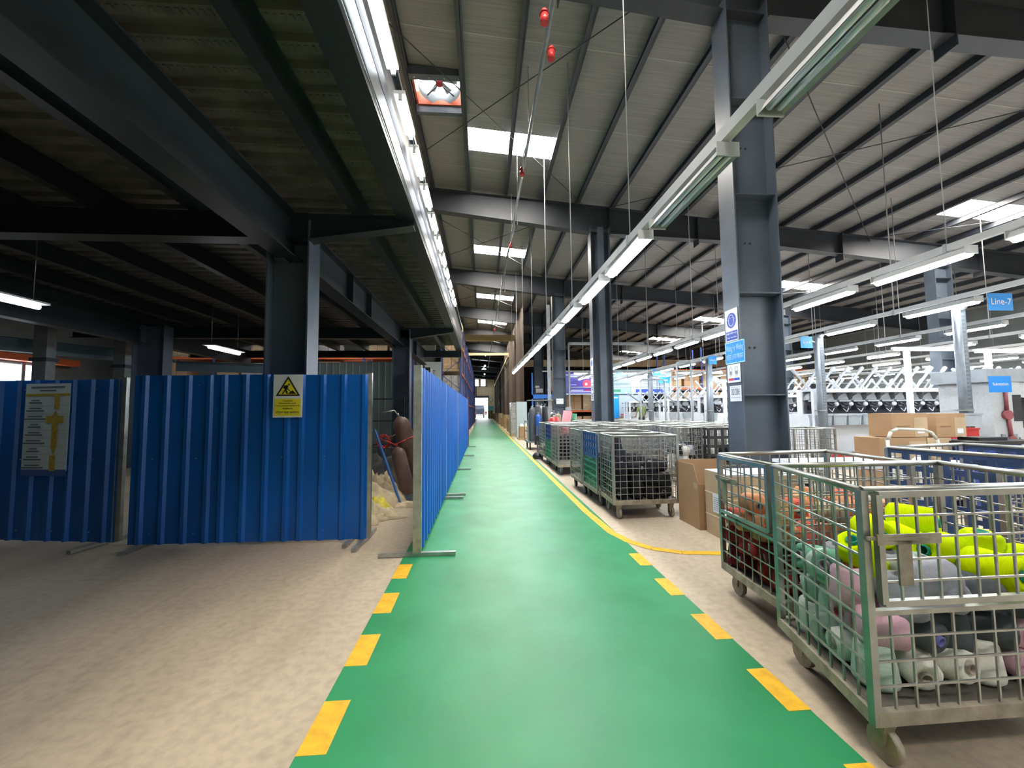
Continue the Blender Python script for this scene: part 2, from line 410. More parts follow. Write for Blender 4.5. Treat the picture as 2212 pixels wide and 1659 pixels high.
column(16.5, Y0+BAY, ztop(16.5)-.8, 'distant steel column standing among the winding machines, nearer one')
column(16.5, Y0+2*BAY, ztop(16.5)-.8, 'distant steel column standing among the winding machines, farther one')
for k in range(-1, 11):
    y = Y0+BAY*k+FW/2
    if y > YE: break
    nm = ['overhead', 'nearest', 'second', 'third', 'fourth', 'fifth', 'sixth', 'seventh', 'eighth', 'ninth', 'tenth', 'eleventh'][k+1]
    t = thing('roof_rafter', f'{nm} tapered steel rafter crossing under the roof from the walkway', 'rafter', (0, y, 0))
    xr = 26 if k < 7 else 2.7
    mb = MB()
    if k < 7:
        mb.ibeam((-21, 0, ztop(-21)), (-2.5, 0, ztop(-2.5)), 0.7, 0.3)
        mb.ibeam((-2.5, 0, ztop(-2.5)), (XC, 0, ztop(XC)), 0.72, 0.3, h1=0.95)
        mb.ibeam((XC, 0, ztop(XC)), (XC+DC, 0, ztop(XC+DC)), 0.95, 0.3)
        mb.ibeam((XC+DC, 0, ztop(XC+DC)), (9.5, 0, ztop(9.5)), 0.95, 0.3, h1=0.72)
        mb.ibeam((9.5, 0, ztop(9.5)), (26, 0, ztop(26)), 0.72, 0.3, h1=0.95)
    else:
        mb.ibeam((-21, 0, ztop(-21)), (xr, 0, ztop(xr)), 0.85, 0.3)
    part(mb, 'beam', beam_g, t)
    if k < 7:
        for xx in (1.2, XC+DC+.02, 7.6, 13.0, 18.5):
            part(MB().box(xx, xx+.02, -.17, .17, ztop(xx)-1.0, ztop(xx)), 'splice_plate', beam_g, t)
# cream cross beams with posts far down the walkway
t = thing('cross_beam', 'cream painted steel beam spanning the walkway high up, nearer one', 'beam', (0, 33.5, 0))
part(MB().box(-1.6, 2.7, -.15, .15, 7.35, 7.85), 'beam', cream, t); part(MB().box(2.75, 3.25, -.15, .15, 5.4, 9.0), 'post', cream, t)
part(MB().box(3.25, 26, -.12, .12, 5.2, 5.75), 'side_arm', cream, t)
t = thing('cross_beam', 'slim cream painted beam spanning the walkway, farther and lower one', 'beam', (0, 38, 0))
part(MB().box(-1.7, 2.5, -.1, .1, 6.75, 6.98), 'beam', cream, t); part(MB().box(2.36, 2.5, -.1, 46, 6.6, 6.8), 'long_pipe', cream, t)

# roof exhaust fan
t = thing('exhaust_fan', 'roof exhaust fan in a red-orange frame with daylight behind', 'fan', (-1.0, 9.4, roofz(-1.0)))
x0, x1 = -.62, .6
orr = mat('fan_orange', (0.65, 0.13, 0.05), 0.5)
part(MB().box(-.6,.6,-.5,-.46,-.02,.32).box(-.6,.6,.46,.5,-.02,.32).box(-.6,-.56,-.46,.46,-.02,.32).box(.56,.6,-.46,.46,-.02,.32), 'curb', orr, t)
mb = MB(); mb.lathe([(0.5,0.02),(0.46,0.10),(0.46,0.32)], 28); part(mb, 'duct_ring', lgrey, t)
part(MB().tube((0,0,.12),(0,0,.3),.085,14), 'hub', signr, t)
for a in range(4):
    an = pi/4+a*pi/2; part(MB().bar((.08*cos(an),.08*sin(an),.14),(.5*cos(an),.5*sin(an),.10),.022), 'spoke', black, t)
for a in range(6):
    an = a*pi/3; c, s_ = cos(an), sin(an)
    part(MB().hexa([(.08*c-.03*s_,.08*s_+.03*c,.22),(.42*c-.07*s_,.42*s_+.07*c,.2),(.42*c+.07*s_,.42*s_-.07*c,.26),(.08*c+.03*s_,.08*s_-.03*c,.24),
                    (.08*c-.03*s_,.08*s_+.03*c,.225),(.42*c-.07*s_,.42*s_+.07*c,.205),(.42*c+.07*s_,.42*s_-.07*c,.265),(.08*c+.03*s_,.08*s_-.03*c,.245)]), 'blade', lgrey, t)
part(MB().box(-.62,.62,-.66,-.5,-.2,.0), 'trimmer_beam', steel, t); part(MB().box(-.62,.62,.5,.62,-.2,.0), 'trimmer_beam', steel, t)
mb = MB()
for xx in (-.5,-.17,.17,.5): mb.tube((xx,-.58,-.215),(xx,-.58,-.2),.022,6)
part(mb, 'bolt_heads', galv, t)

# high conduit with red alarm units
t = thing('roof_conduit', 'grey conduit running high under the roof along the walkway', 'conduit', (0,0,0))
mb = MB(); mb.path([(1.02, 2.0, 7.25),(1.0, 13, 7.5),(0.95, 24, 7.9),(0.8, 60, 7.9)], 0.035, 8); part(mb, 'pipe', mgrey, t)
for i, yy in enumerate((5.4, 8.2, 11, 13.3, 17, 21, 25)):
    part(MB().tube((1.0, yy, 7.4), (1.0, yy, ztop(1.0)), .008, 5), 'hanger', galv, t)
mb = MB(); mb.path([(1.0,8.2,7.36),(.93,8.8,7.3),(1.02,9.6,7.35),(.97,10.6,7.3),(1.0,12.6,7.2),(.94,14,7.3)], .014, 5); part(mb, 'loose_cable', railm, t)
for lab, yy, dx in (('red alarm box on the high conduit, nearest the camera', 5.55, -.07), ('red alarm box hanging right of the high conduit', 6.15, .13), ('red alarm box on the high conduit by the first roof lights', 9.45, -.02), ('small red alarm box on the high conduit past the second rafter', 14.0, 0), ('tiny red alarm box at the far end of the conduit', 30.0, -.1)):
    a = thing('alarm_box', lab, 'alarm', (1.0+dx, yy, 7.36+0.012*max(0,yy-8)))
    part(MB().tube((0,0,-.12),(0,0,.02),.06,12).tube((0,0,.02),(0,0,.09),.075,12,r1=.04), 'horn', redp, a)
    part(MB().cbox((0,.08,0),(.1,.06,.16)), 'bracket', mgrey, a)

# ------------------------------------------------------------------ mezzanine on the left
mz = thing('mezzanine', 'dark steel mezzanine with profiled deck over the left side', 'mezzanine', (0,0,0))
MX0, MX1, MY0, MY1 = -12.9, -1.0, -7.5, 19.0
# longitudinal joists
jx = [-1.75, -3.9, -5.2, -6.5, -7.8, -9.1, -10.4, -11.7, -12.8]
for x in jx:
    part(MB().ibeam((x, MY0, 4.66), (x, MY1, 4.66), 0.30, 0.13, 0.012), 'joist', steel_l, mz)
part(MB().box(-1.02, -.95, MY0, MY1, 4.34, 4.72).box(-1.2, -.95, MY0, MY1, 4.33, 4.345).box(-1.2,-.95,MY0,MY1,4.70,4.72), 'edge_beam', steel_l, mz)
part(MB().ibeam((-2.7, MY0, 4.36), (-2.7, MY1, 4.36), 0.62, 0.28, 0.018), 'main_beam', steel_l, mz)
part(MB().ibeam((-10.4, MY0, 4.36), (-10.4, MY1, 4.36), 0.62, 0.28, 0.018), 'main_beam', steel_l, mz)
for k in (-1, 0, 1):
    for yy in (Y0+BAY*k-3.9, Y0+BAY*k+2.6):
        part(MB().box(-2.83,-2.57,yy,yy+.014,3.77,4.34), 'stiffener', steel_l, mz)
for k in (-1, 0, 1):
    yy = Y0+BAY*k+.19
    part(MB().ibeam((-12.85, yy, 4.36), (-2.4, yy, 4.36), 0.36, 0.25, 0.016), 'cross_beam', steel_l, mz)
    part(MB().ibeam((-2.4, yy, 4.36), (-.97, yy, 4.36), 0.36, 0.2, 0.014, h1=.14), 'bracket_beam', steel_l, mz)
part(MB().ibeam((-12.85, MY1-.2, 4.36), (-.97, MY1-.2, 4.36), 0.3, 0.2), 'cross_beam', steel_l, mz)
# profiled deck: ribs run across x
mb = MB(); P = []; F = []; y = MY0; prof = []
while y < MY1:
    prof += [(y,4.665),(y+.12,4.665),(y+.145,4.72),(y+.245,4.72)]; y += .27
for a, b_ in prof: P += [(MX0,a,b_),(-1.02,a,b_),(MX0,a,b_+.003),(-1.02,a,b_+.003)]
for i in range(len(prof)-1):
    o = 4*i; F += [(o,o+1,o+5,o+4),(o+2,o+6,o+7,o+3)]
mb.quadfaces(P, F); part(mb, 'deck_sheet', deckm, mz)
mb = MB(); y = MY0+.055
while y < MY1:           # embossed dimples on the deck ribs nearest the walkway
    x = -1.1
    while x > -2.9: mb.cbox((x, y, 4.661), (.028,.05,.008)); x -= .06
    y += .27
part(mb, 'deck_emboss', deckm, mz, kind='stuff')
part(MB().box(MX0, -1.0, MY0, MY1, 4.73, 4.86), 'slab', concrete, mz)
part(MB().box(-.985,-.95,MY0,MY1,4.72,4.9), 'edge_trim', mat('edge_trim_grey', (0.06,0.062,0.065), .7), mz)
part(MB().box(-1.02,-.985,MY0,MY1,4.9,5.38), 'parapet_panel', mat('parapet_grey', (0.022,0.028,0.036), 0.6, 0.0), mz)
part(MB().box(-1.05,-.93,MY0,MY1,5.38,5.44), 'parapet_cap', steel_l, mz)
for i, x in enumerate((-.94,)):
    part(MB().tube((x,MY0,4.42),(x,MY1,4.42),.008,6), 'edge_cable', galv, mz)
for k in range(18):  # first seven carry the row on out of view, to light the near floor
    y0 = 3.35+.90*(k-7); Lt = .63
    if k == 7: y0, Lt = 2.90, 1.0
    if k < 7: y0 -= .45
    t = thing('tube_lamp', f'{ORD[k]} tube lamp along the mezzanine parapet, counted from the camera end', 'lamp', (-.84, y0, 4.98), group='tube lamps on the mezzanine parapet')
    part(MB().box(-.1,.02,0,Lt+.04,.035,.075), 'housing', railm, t)
    part(MB().tube((-.03,.02,.0),(-.03,Lt+.02,.0),.026,10), 'tube', tube_par, t)
    part(MB().box(-.05,-.01,.0,.02,-.03,.04), 'end_cap', railm, t); part(MB().box(-.05,-.01,Lt+.02,Lt+.04,-.03,.04), 'end_cap', railm, t)
mb = MB()
for k in range(8, 17):
    y0 = 3.35+.90*(k-7)
    mb.path([(-.86,y0+.65,5.02),(-.85,y0+.72,4.97),(-.87,y0+.82,5.0),(-.86,y0+.9,5.02)], .006, 5)
mb.obj('parapet_wire', railm); tag(bpy.data.objects['parapet_wire'], 'thin sagging wire linking the parapet tube lamps', 'wire')
# mezzanine columns
def mcol(x, y, label, dc=.57, fw=FW):
    t = thing('mezzanine_column', label, 'column', (x, y, 0))
    part(MB().box(0,.02,0,fw,0,4.3).box(dc-.02,dc,0,fw,0,4.3), 'flange', steel, t)
    part(MB().box(.02,dc-.02,fw/2-.008,fw/2+.008,0,4.3), 'web', steel, t)
    part(MB().box(.10,.24,-.005,fw/2-.008,3.72,4.32), 'end_plate', steel, t)
    mb = MB()
    for zz in (3.78,3.92,4.06,4.2): mb.tube((.13,-.02,zz),(.13,-.005,zz),.014,6); mb.tube((.21,-.02,zz),(.21,-.005,zz),.014,6)
    part(mb, 'bolt_heads', galv, t)
    return t
mcol(-2.98, 5.75, 'dark column under the mezzanine, behind the blue fence with the yellow sign')
mcol(-2.95, Y0+BAY, 'dark mezzanine column behind the gap between the blue fences')
mcol(-10.6, Y0+BAY-.4, 'wide dark mezzanine column above the gap of the left fences', dc=.9)
mcol(-6.6, Y0+BAY, 'slim dark mezzanine column left of the big front column', dc=.35, fw=.3)
mcol(-2.95, -2.25, 'dark mezzanine column behind the camera', )
for i, (yy, lab) in enumerate(((5.15, 'tube lamp under the mezzanine at the left edge of the picture'), (10.1, 'tube lamp under the mezzanine left of the big dark column'))):
    t = thing('tube_lamp', lab, 'lamp', (-6.5, yy, 3.18))
    part(MB().box(-.14,.14,0,1.25,.035,.06), 'housing', railm, t)
    part(MB().tube((0,.02,0),(0,1.23,0),.035,10), 'tube', tube_on, t)
    part(MB().tube((0,.1,.1),(0,.1,1.19),.006,5).tube((0,1.15,.1),(0,1.15,1.19),.006,5), 'hanger', galv, t)

# ------------------------------------------------------------------ lamp rails of the hall
def lamp_mesh():
    h = MB(); L_ = 1.25
    # trapezoid reflector
    P = [(-.03,0,.09),(.03,0,.09),(.085,0,0),(-.085,0,0),(-.03,L_,.09),(.03,L_,.09),(.085,L_,0),(-.085,L_,0)]
    h.quadfaces(P, [(0,4,5,1),(1,5,6,2),(3,7,4,0),(0,1,2,3),(7,6,5,4),(0,3,7,4)][:5])
    inner = MB().box(-.028,.028,.02,L_-.02,.045,.085)
    tb = MB().tube((-.035,.03,.022),(-.035,L_-.03,.022),.022,8).tube((.035,.03,.022),(.035,L_-.03,.022),.022,8)
    tbon = MB().tube((0,.01,.010),(0,L_-.01,.010),.058,10)  # lit tube drawn much thicker than the unlit ones, imitating its bloom
    cap = MB().box(-.09,.09,-.012,0,-.01,.1)
    return h.mesh('reflector'), inner.mesh('ballast'), tb.mesh('tube'), tbon.mesh('tube_lit'), cap.mesh('end_cap')
LM = lamp_mesh()
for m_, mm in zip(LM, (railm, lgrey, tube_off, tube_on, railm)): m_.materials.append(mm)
def lamp(x, y, z, lit, label, group, full=True):
    t = thing('tube_lamp', label, 'lamp', (x, y, z), group=group)
    if full:
        part(LM[0], 'reflector', None, t); part(LM[4], 'end_cap', None, t); part(LM[4], 'end_cap', None, t).location = (0, 1.262, 0)
        if not lit: part(LM[1], 'ballast', None, t)
    else: part(LM[0], 'reflector', None, t)
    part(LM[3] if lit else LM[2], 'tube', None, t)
    return t
def rail(x0, z0, x1, z1, y0, y1, w_, h_, label, hang=3.3):
    t = thing('lamp_rail', label, 'rail', (0,0,0))
    part(MB().bar((x0,y0,z0),(x1,y1,z1),w_,h_), 'beam', railm, t)
    y = y0+hang*.3
    while y < y1:
        f_ = (y-y0)/(y1-y0); x = x0+(x1-x0)*f_; z = z0+(z1-z0)*f_
        part(MB().tube((x+.0,y,z+h_/2),(x+.0,y,roofz(x)),.007 if y < 8 else .011,5), 'hanger', railm, t)
        part(MB().box(x-w_/2-.012,x+w_/2+.012,y-.02,y+.02,z-h_/2-.012,z+h_/2+.012), 'clip', lgrey, t)
        y += hang
    return t
rail(1.90, 3.58, 1.80, 3.98, -6.0, 25.0, .075, .10, 'long white lamp rail hanging over the right edge of the green walkway', 1.65*2)
k = 0; y = -5.0
ys1 = [1.62-1.65*3, 1.62-1.65*2, 1.62-1.65, 1.15, 2.86, 4.42, 6.0, 7.7] + [9.35+1.65*i for i in range(9)]
for i, y in enumerate(ys1):
    f_ = (y+6)/31; xx = 1.9-.1*f_; zz = 3.58+.4*f_-.17
    lit = y > 4.3
    st = 'lit' if lit else 'switched-off'
    o = lamp(xx, y, zz, lit, f'{ORD[i]} lamp, {st}, of the rail over the green walkway', 'lamps of the rail over the green walkway')
    if lit and y > 4: o.scale = (1.0, 1.0, 1.0)
ys2 = {6.2: [4.93-1.65*i-1.25+.0 for i in (3,2,1)]}
RX = [(6.2, 3.70), (9.0, 3.66), (12.8, 3.75), (15.8, 3.75), (19.0, 3.75), (22.2, 3.75), (25.0, 3.75)]
for j, (rx, rz_) in enumerate(RX):
    rail(rx, rz_, rx, rz_, -6.0, 30.0 if j > 0 else 27.0, .06, .09, f'{ORD[j]} thin lamp rail right of the first column, running the length of the hall', 3.3)
    n = 0
    y = 4.75-1.68*6 if j < 2 else -4.0+.5*j
    step = 1.66 if j < 1 else (2.0 if j < 3 else 2.4)
    while y < (26 if j < 3 else 28):
        lit = not (j == 0 and 6.3 < y < 7.6) and not (j == 1 and 9.5 < y < 12)
        if not (j >= 3 and y < 1):
            lamp(rx, y, rz_-.16, lit, f'{ORD[n]} lamp, {"lit" if lit else "switched-off"}, of the {ORD[j]} hall rail right of the column', f'lamps of the {ORD[j]} hall rail', full=(y < 12))
            n += 1
        y += step
# cross lamps in front of the banners
for i, (x, y, z) in enumerate(((6.05, 26.4, 4.0), (7.6, 26.4, 4.0), (9.3, 26.4, 4.0), (11.0, 26.4, 4.0), (13.0, 26.4, 4.0), (15.0, 26.4, 4.0))):
    t = lamp(x+1.2, y, z, True, f'{ORD[i]} crosswise lamp above the banners, from the left', 'lamps above the banners', full=False); t.rotation_euler = (0,0,pi/2)
t = thing('lamp_rail', 'crosswise lamp rail above the banners at the back of the hall', 'rail', (0,0,0))
part(MB().box(3.9, 18, 26.37, 26.43, 4.1, 4.17), 'beam', railm, t)
for xx in (5,8,11,14,17): part(MB().tube((xx,26.4,4.17),(xx,26.4,roofz(xx)),.01,5), 'hanger', railm, t)
# lamps added left rear, beyond the mezzanine, to light that area
for i, (x, y) in enumerate(((-7.5, 21.8), (-11, 21.8), (-15, 20.5))):
    t = lamp(x, y, 5.8, True, f'{ORD[i]} fill lamp added over the racks at the far left', 'added lamps over the left racks', full=False)
    part(MB().tube((0,.3,.08),(0,.3,roofz(x)-5.8),.01,5), 'hanger', railm, t)
# far dome lamp and small lights over the walkway
for i, yy in enumerate((62, 75)):
    t = thing('dome_lamp', f'{["nearer","farther"][i]} round lamp hanging high over the far walkway', 'lamp', (.2, yy, 8.0-.0*yy))
    part(MB().tube((0,0,-.12),(0,0,.0),.32,14,r1=.2), 'shade', tube_on if i == 0 else lgrey, t); part(MB().tube((0,0,0),(0,0,1.1),.02,5), 'stem', galv, t)
for i, yy in enumerate((40, 50, 62, 74, 82, 85)):  # the two farthest are added to brighten the end wall
    lamp(.3, yy, 7.2, True, f'{ORD[i]} tube lamp high in the far walkway row, whose last two are added fill', 'lamps over the far walkway', full=False)

# ------------------------------------------------------------------ blue sheet fences
def fence(p0, p1, z0, z1, label, feet, side=1, nsheets=3, end_post=(True, True), pitch=.255, group='blue sheet fence sections'):
    t = thing('sheet_fence', label, 'fence', (p0[0], p0[1], 0), group=group)
    d = Vector((p1[0]-p0[0], p1[1]-p0[1], 0)); Ln = d.length; d.normalize(); n = Vector((-d.y, d.x, 0))*side
    for i in range(nsheets):
        a = d*(Ln*i/nsheets)+n*.0015*(i % 2); b_ = d*(Ln*(i+1)/nsheets)+n*.0015*(i % 2)
        part(corr((a.x,a.y),(b_.x,b_.y),z0,z1+.006*(i%2),pitch,.03,.085,.04,side), 'sheet', bluesh, t)
    off = -n*.03
    for zz in (z0+.12, (z0+z1)/2, z1-.12): part(MB().bar(off+Vector((0,0,zz)), d*Ln+off+Vector((0,0,zz)), .03, .04), 'rail', galv, t)
    for e, on in zip((0, Ln), end_post):
        if on:
            c = d*e-n*.03
            part(MB().bar(c+Vector((0,0,0.045)), c+Vector((0,0,z1+.02)), .05, .09), 'post', galv, t)
    for fa, ln0, ln1 in feet:
        c = d*fa-n*.03
        part(MB().bar(c-n*ln0+Vector((0,0,.025)), c+n*ln1+Vector((0,0,.025)), .05, .04), 'foot', galv, t)
    mb = MB()
    for i in range(int(Ln/pitch)):
        for zz in (z0+.12, (z0+z1)/2, z1-.12):
            c = d*(pitch*(i+.98))+n*.003+Vector((0,0,zz))
            if (i % 2 == 0): mb.tube(c, c+n*.008, .007, 5)
    part(mb, 'screw_heads', galv, t)
    return t
fence((-4.25,5.30), (-1.44,5.24), .04, 2.07, 'blue profiled fence section facing the camera, with the yellow warning sign', [(.15,.3,.3),(2.62,.35,.25),(2.78,.45,.4)], side=-1, nsheets=3, end_post=(False, True))
fence((-7.6,5.95), (-4.50,5.42), .04, 2.04, 'blue fence section at the far left, with the white poster', [(.3,.3,.3),(2.95,.3,.35)], side=-1, nsheets=3, end_post=(False, True))
lf = [((-.70,4.66),(-.70,7.62),[(0.02,.42,.42),(2.93,.3,.37)],'long blue fence, nearest section with the grey end post'),
      ((-.70,7.78),(-.70,11.3),[(.1,.3,.40),(3.45,.3,.4)],'long blue fence beside the walkway, second section'),
      ((-.69,11.42),(-.69,14.7),[(3.2,.3,.40)],'long blue fence beside the walkway, third section'),
      ((-.69,14.8),(-.68,18.3),[(3.4,.3,.38)],'long blue fence beside the walkway, farthest section')]
for p0, p1, feet, lab in lf:
    fence(p0, p1, .07, 2.10, lab, [(a, b_, c) for a, b_, c in feet], side=-1, nsheets=3)
t = thing('corner_post', 'red-brown post closing the far end of the long blue fence', 'post', (-.66,18.5,0))
part(MB().box(-.03,.03,-.03,.03,0,2.25), 'upright', mat('red_oxide', (0.22,0.05,0.04), .6), t)

# warning sign on the middle fence
def tri(mb, pts, y0, y1): mb.poly([(a, y0, b_) for a, b_ in pts], 1, (0, y1-y0, 0)); return mb
t = thing('warning_sign', 'white and yellow roadworks warning sign on the blue fence', 'sign', (-2.40, 5.215, 1.80))
part(MB().box(-.175,.175,0,.004,-.26,.27), 'board', signw, t)
part(tri(MB(), [(-.145,.005),(.145,.005),(0,.25)], -.002, 0), 'triangle_border', signk, t)
part(tri(MB(), [(-.115,.022),(.115,.022),(0,.214)], -.004, -.002), 'triangle_field', signy, t)
mb = MB(); Yf = (-.006, -.004)
tri(mb, [(.0,.03),(.1,.03),(.085,.045),(.055,.075),(.03,.055)], *Yf)
tri(mb, [(-.07,.03),(-.055,.03),(-.03,.075),(-.04,.08)], *Yf); tri(mb, [(-.015,.03),(0,.03),(-.005,.06),(-.025,.085),(-.035,.07)], *Yf)
tri(mb, [(-.04,.07),(-.015,.075),(.005,.125),(-.005,.14),(-.04,.135)], *Yf); tri(mb, [(.0,.14),(.02,.135),(.022,.155),(.005,.16)], *Yf)
tri(mb, [(-.045,.135),(-.035,.13),(-.05,.1),(-.03,.095),(-.03,.103),(-.06,.1)], *Yf); tri(mb, [(-.03,.11),(.015,.07),(.035,.05),(.04,.055),(-.02,.118)], *Yf)
part(mb, 'worker_symbol', signk, t)
part(MB().box(-.155,.155,-.003,0,-.24,-.03), 'text_panel', signy, t)
for s_, zz, sz in (('Caution!', -.055, .026), ('Construction work', -.085, .024), ('authorized personnel only', -.115, .023), ('সাবধান!', -.153, .03), ('নির্মাণ কাজ চলিতেছে', -.2, .032)):
    text(s_, (-2.40, 5.211, 1.80+zz), FRONT, sz*1.15, signk, t, ext=.0005, fit={-.055:.11,-.085:.2,-.115:.29,-.153:.12,-.2:.28}[zz])
# poster on the left fence
a = atan2(5.42-5.95, -4.50+7.6); PS = .9
t = thing('poster', 'white procedure poster with a gold flow chart on the left fence', 'poster', (-5.47, 5.54, 1.45), rz=a); t.scale = (.88, 1, .88)
part(MB().box(-.36,.36,0,.006,-.62,.62), 'board', mat('poster_white', (0.5,0.6,0.66), .5), t)
part(MB().box(-.36,.36,-.003,0,-.69,-.60), 'footer_band', mat('poster_blue', (0.05,0.1,0.35), .5), t)
mb = MB().box(-.36,.36,-.004,0,.44,.475).box(.12,.2,-.004,0,.25,.44).box(.0,.27,-.004,0,.05,.155).box(.1,.19,-.004,0,-.28,.05).box(.09,.18,-.004,0,-.62,-.40)
tri(mb, [(.1,.155),(.19,.155),(.145,.23)], -.004, 0); tri(mb, [(.1,-.28),(.19,-.28),(.145,-.4)], -.004, 0)
part(mb, 'flow_chart', gold, t)
mb = MB()
for i in range(9):
    zz = .38-.115*i; w_ = .10+.04*((i*7) % 3)
    mb.box(-.19-w_/2*1.3, -.19+w_/2*1.3, -.003, 0, zz-.008, zz+.008); mb.box(-.19-w_, -.19+w_, -.003, 0, zz-.045, zz-.027)
mb.box(-.27,.27,-.003,0,.555,.58).box(-.13,.13,-.003,0,.51,.53)
part(mb, 'printed_lines', inkm, t)
mb = MB()
for i in range(8): mb.box(-.35,.35,-.0015,0,.30-.115*i,.303-.115*i)
part(mb, 'ruled_lines', mgrey, t)
# sloping sheet wall behind the fence and equipment left
wl = corr((-5.9,14.3),(-3.0,14.3),0,3.3,.22,.02,.07,.03,-1).obj('partition_sheet', mat('green_grey_sheet', (0.22,0.27,0.25), .5, 0, .15, 2)); tag(wl, 'grey-green profiled partition standing behind the middle blue fence', 'partition')

# ------------------------------------------------------------------ junk behind the fence gap
def cylinder_bottle(label, base, top, r, m, valve=redp):
    p = Vector(base); q = Vector(top); d = q-p; Ln = d.length; rot = d.to_track_quat('Z', 'Y')
    t = thing('gas_cylinder', label, 'gas cylinder', base); t.rotation_euler = rot.to_euler()
    part(MB().lathe([(0,0),(r*.9,0),(r,.03),(r,Ln-r*1.1),(r*.93,Ln-r*.7),(r*.7,Ln-r*.35),(r*.35,Ln-.1*r),(r*.25,Ln),(0,Ln)], 20), 'body', m, t)
    part(MB().tube((0,0,Ln),(0,0,Ln+.07),.022,8).tube((-.045,0,Ln+.05),(.045,0,Ln+.05),.012,6), 'valve', valve, t)
    return t
cylinder_bottle('large brown gas cylinder leaning behind the fence gap', (-1.18,8.1,.20), (-1.62,8.0,1.50), .16, cylm, galv)
cylinder_bottle('shorter brown gas cylinder leaning in front of the large one', (-1.33,7.55,.10), (-1.57,7.62,.95), .13, cylm)
t = thing('cylinder_tray', 'dark blue steel tray under the leaning gas cylinders', 'tray', (-1.25,7.8,0)); part(MB().box(-.3,.4,-.35,.5,0.0,.02).box(-.3,.4,-.37,-.33,0,.14).box(-.32,-.28,-.35,.5,0,.14), 'body', steel, t)
t = thing('blue_bar', 'blue steel bar leaning in the fence gap', 'bar', (0,0,0)); part(MB().bar((-1.38,7.1,.01),(-1.92,7.45,1.28),.03), 'bar', mat('blue_bar_paint', (0.03,0.13,0.4), .5), t)
t = thing('blue_bar', 'thin dark blue upright beside the leaning bar', 'bar', (0,0,0)); part(MB().bar((-1.88,7.9,.01),(-1.86,7.9,1.2),.035), 'bar', steel, t)
for i, (lab, pts, r) in enumerate((('first loose steel rod on the scrap pile behind the fence', [(-2.5,8.4,.8),(-1.5,8.6,1.25)], .02), ('second loose steel rod on the scrap pile behind the fence', [(-2.6,8.8,.9),(-1.2,8.9,.75)], .018), ('white lever lying on top of the cylinders', [(-1.9,7.9,1.58),(-1.68,7.9,1.62),(-1.62,7.9,1.54)], .012))):
    mb = MB(); mb.path(pts, r, 6); o = mb.obj('steel_rod', galv if i == 2 else cylm); tag(o, lab, 'rod')
# red hose coil
mb = MB(); pts = []
for i in range(40): an = i*.55; pts.append((-1.83+.09*cos(an)*(1+.01*i), 7.75+.05*sin(i), 1.05+.09*sin(an)*(1+.01*i)))
mb.path(pts, .012, 5); mb.path([pts[-1],(-1.6,7.6,1.0),(-1.4,7.55,1.08),(-1.25,7.6,1.15)], .01, 5); o = mb.obj('hose_coil', redp); tag(o, 'tangled red hose hanging between the gas cylinders', 'hose')
def cloth(name, cx, cy, sx, sy, hmax, seed, m, label, cat, n=34, rz=0, base=0.004):
    rnd = random.Random(seed); ph = [rnd.uniform(0,6.28) for _ in range(8)]
    V_ = []; F_ = []
    for j in range(n+1):
        for i in range(n+1):
            u = i/n*2-1; v = j/n*2-1; rr = sqrt(u*u+v*v)
            wob = 1+.22*sin(3*atan2(v,u)+ph[0])+.13*sin(5*atan2(v,u)+ph[1])
            e = max(0, 1-(max(abs(u),abs(v)))**2.2)
            q1 = 4.1*u+2.3*v+ph[2]+.5*sin(5*v+ph[4]); q2 = -3.4*u+6.2*v+ph[3]+.6*sin(4*u+ph[5]); f1 = 1-.55*abs(sin(q1))**.7; f2 = 1-.5*abs(sin(q2))**.8; f2 *= 1-.22*abs(sin(2.6*q1+1.7*q2+ph[6]))**.8
            z = hmax*e**.55*(.35+.65*f1*f2)+.012*sin(19*u+ph[4])*sin(17*v+ph[5])*e
            X = u*sx*wob; Y_ = v*sy*wob
            V_.append((cx+X*cos(rz)-Y_*sin(rz), cy+X*sin(rz)+Y_*cos(rz), base+max(0,z)))
    for j in range(n):
        for i in range(n): a_ = j*(n+1)+i; F_.append((a_,a_+1,a_+n+2,a_+n+1))
    mb = MB().quadfaces(V_, F_, True)
    # underside so the sheet has a closed base
    o = mb.obj(name, m); return tag(o, label, cat)
cloth('sack_pile', -2.15, 6.95, .62, .75, .62, 1, sack, 'high heap of beige woven sacks behind the fence', 'sack')
cloth('woven_sack', -1.88, 6.35, .40, .35, .30, 2, sack, 'crumpled beige woven sack at the front of the heap', 'sack')
cloth('woven_sack', -1.55, 6.28, .34, .13, .12, 3, sack, 'flattened sack end reaching towards the walkway', 'sack', rz=.35)
cloth('woven_sack', -1.35, 7.15, .25, .16, .10, 5, sack, 'small dark sack lying by the cylinder tray', 'sack')
cloth('woven_sack', -1.66, 6.62, .17, .15, .40, 8, sacky, 'yellow printed sack corner on the heap', 'sack', n=14)
cloth('woven_sack', -1.84, 5.98, .13, .14, .36, 9, sacky, 'small yellow printed bag at the front of the heap', 'sack', n=12)
cloth('woven_sack', -1.98, 5.82, .09, .14, .22, 12, mat('pink_print', (0.6,0.35,0.3), .8), 'pale pink printed bag against the fence end', 'sack', n=12)
cloth('tarpaulin', -2.5, 9.2, 1.3, .9, .95, 6, mat('dark_tarp', (0.05,0.055,0.05), .7, 0, .3, 5), 'dark crumpled tarpaulin over the scrap behind the fence', 'tarpaulin', n=26)
cloth('woven_sack', -2.0, 7.9, .32, .25, .7, 14, sack, 'greyish sack standing behind the beige heap', 'sack', n=14)
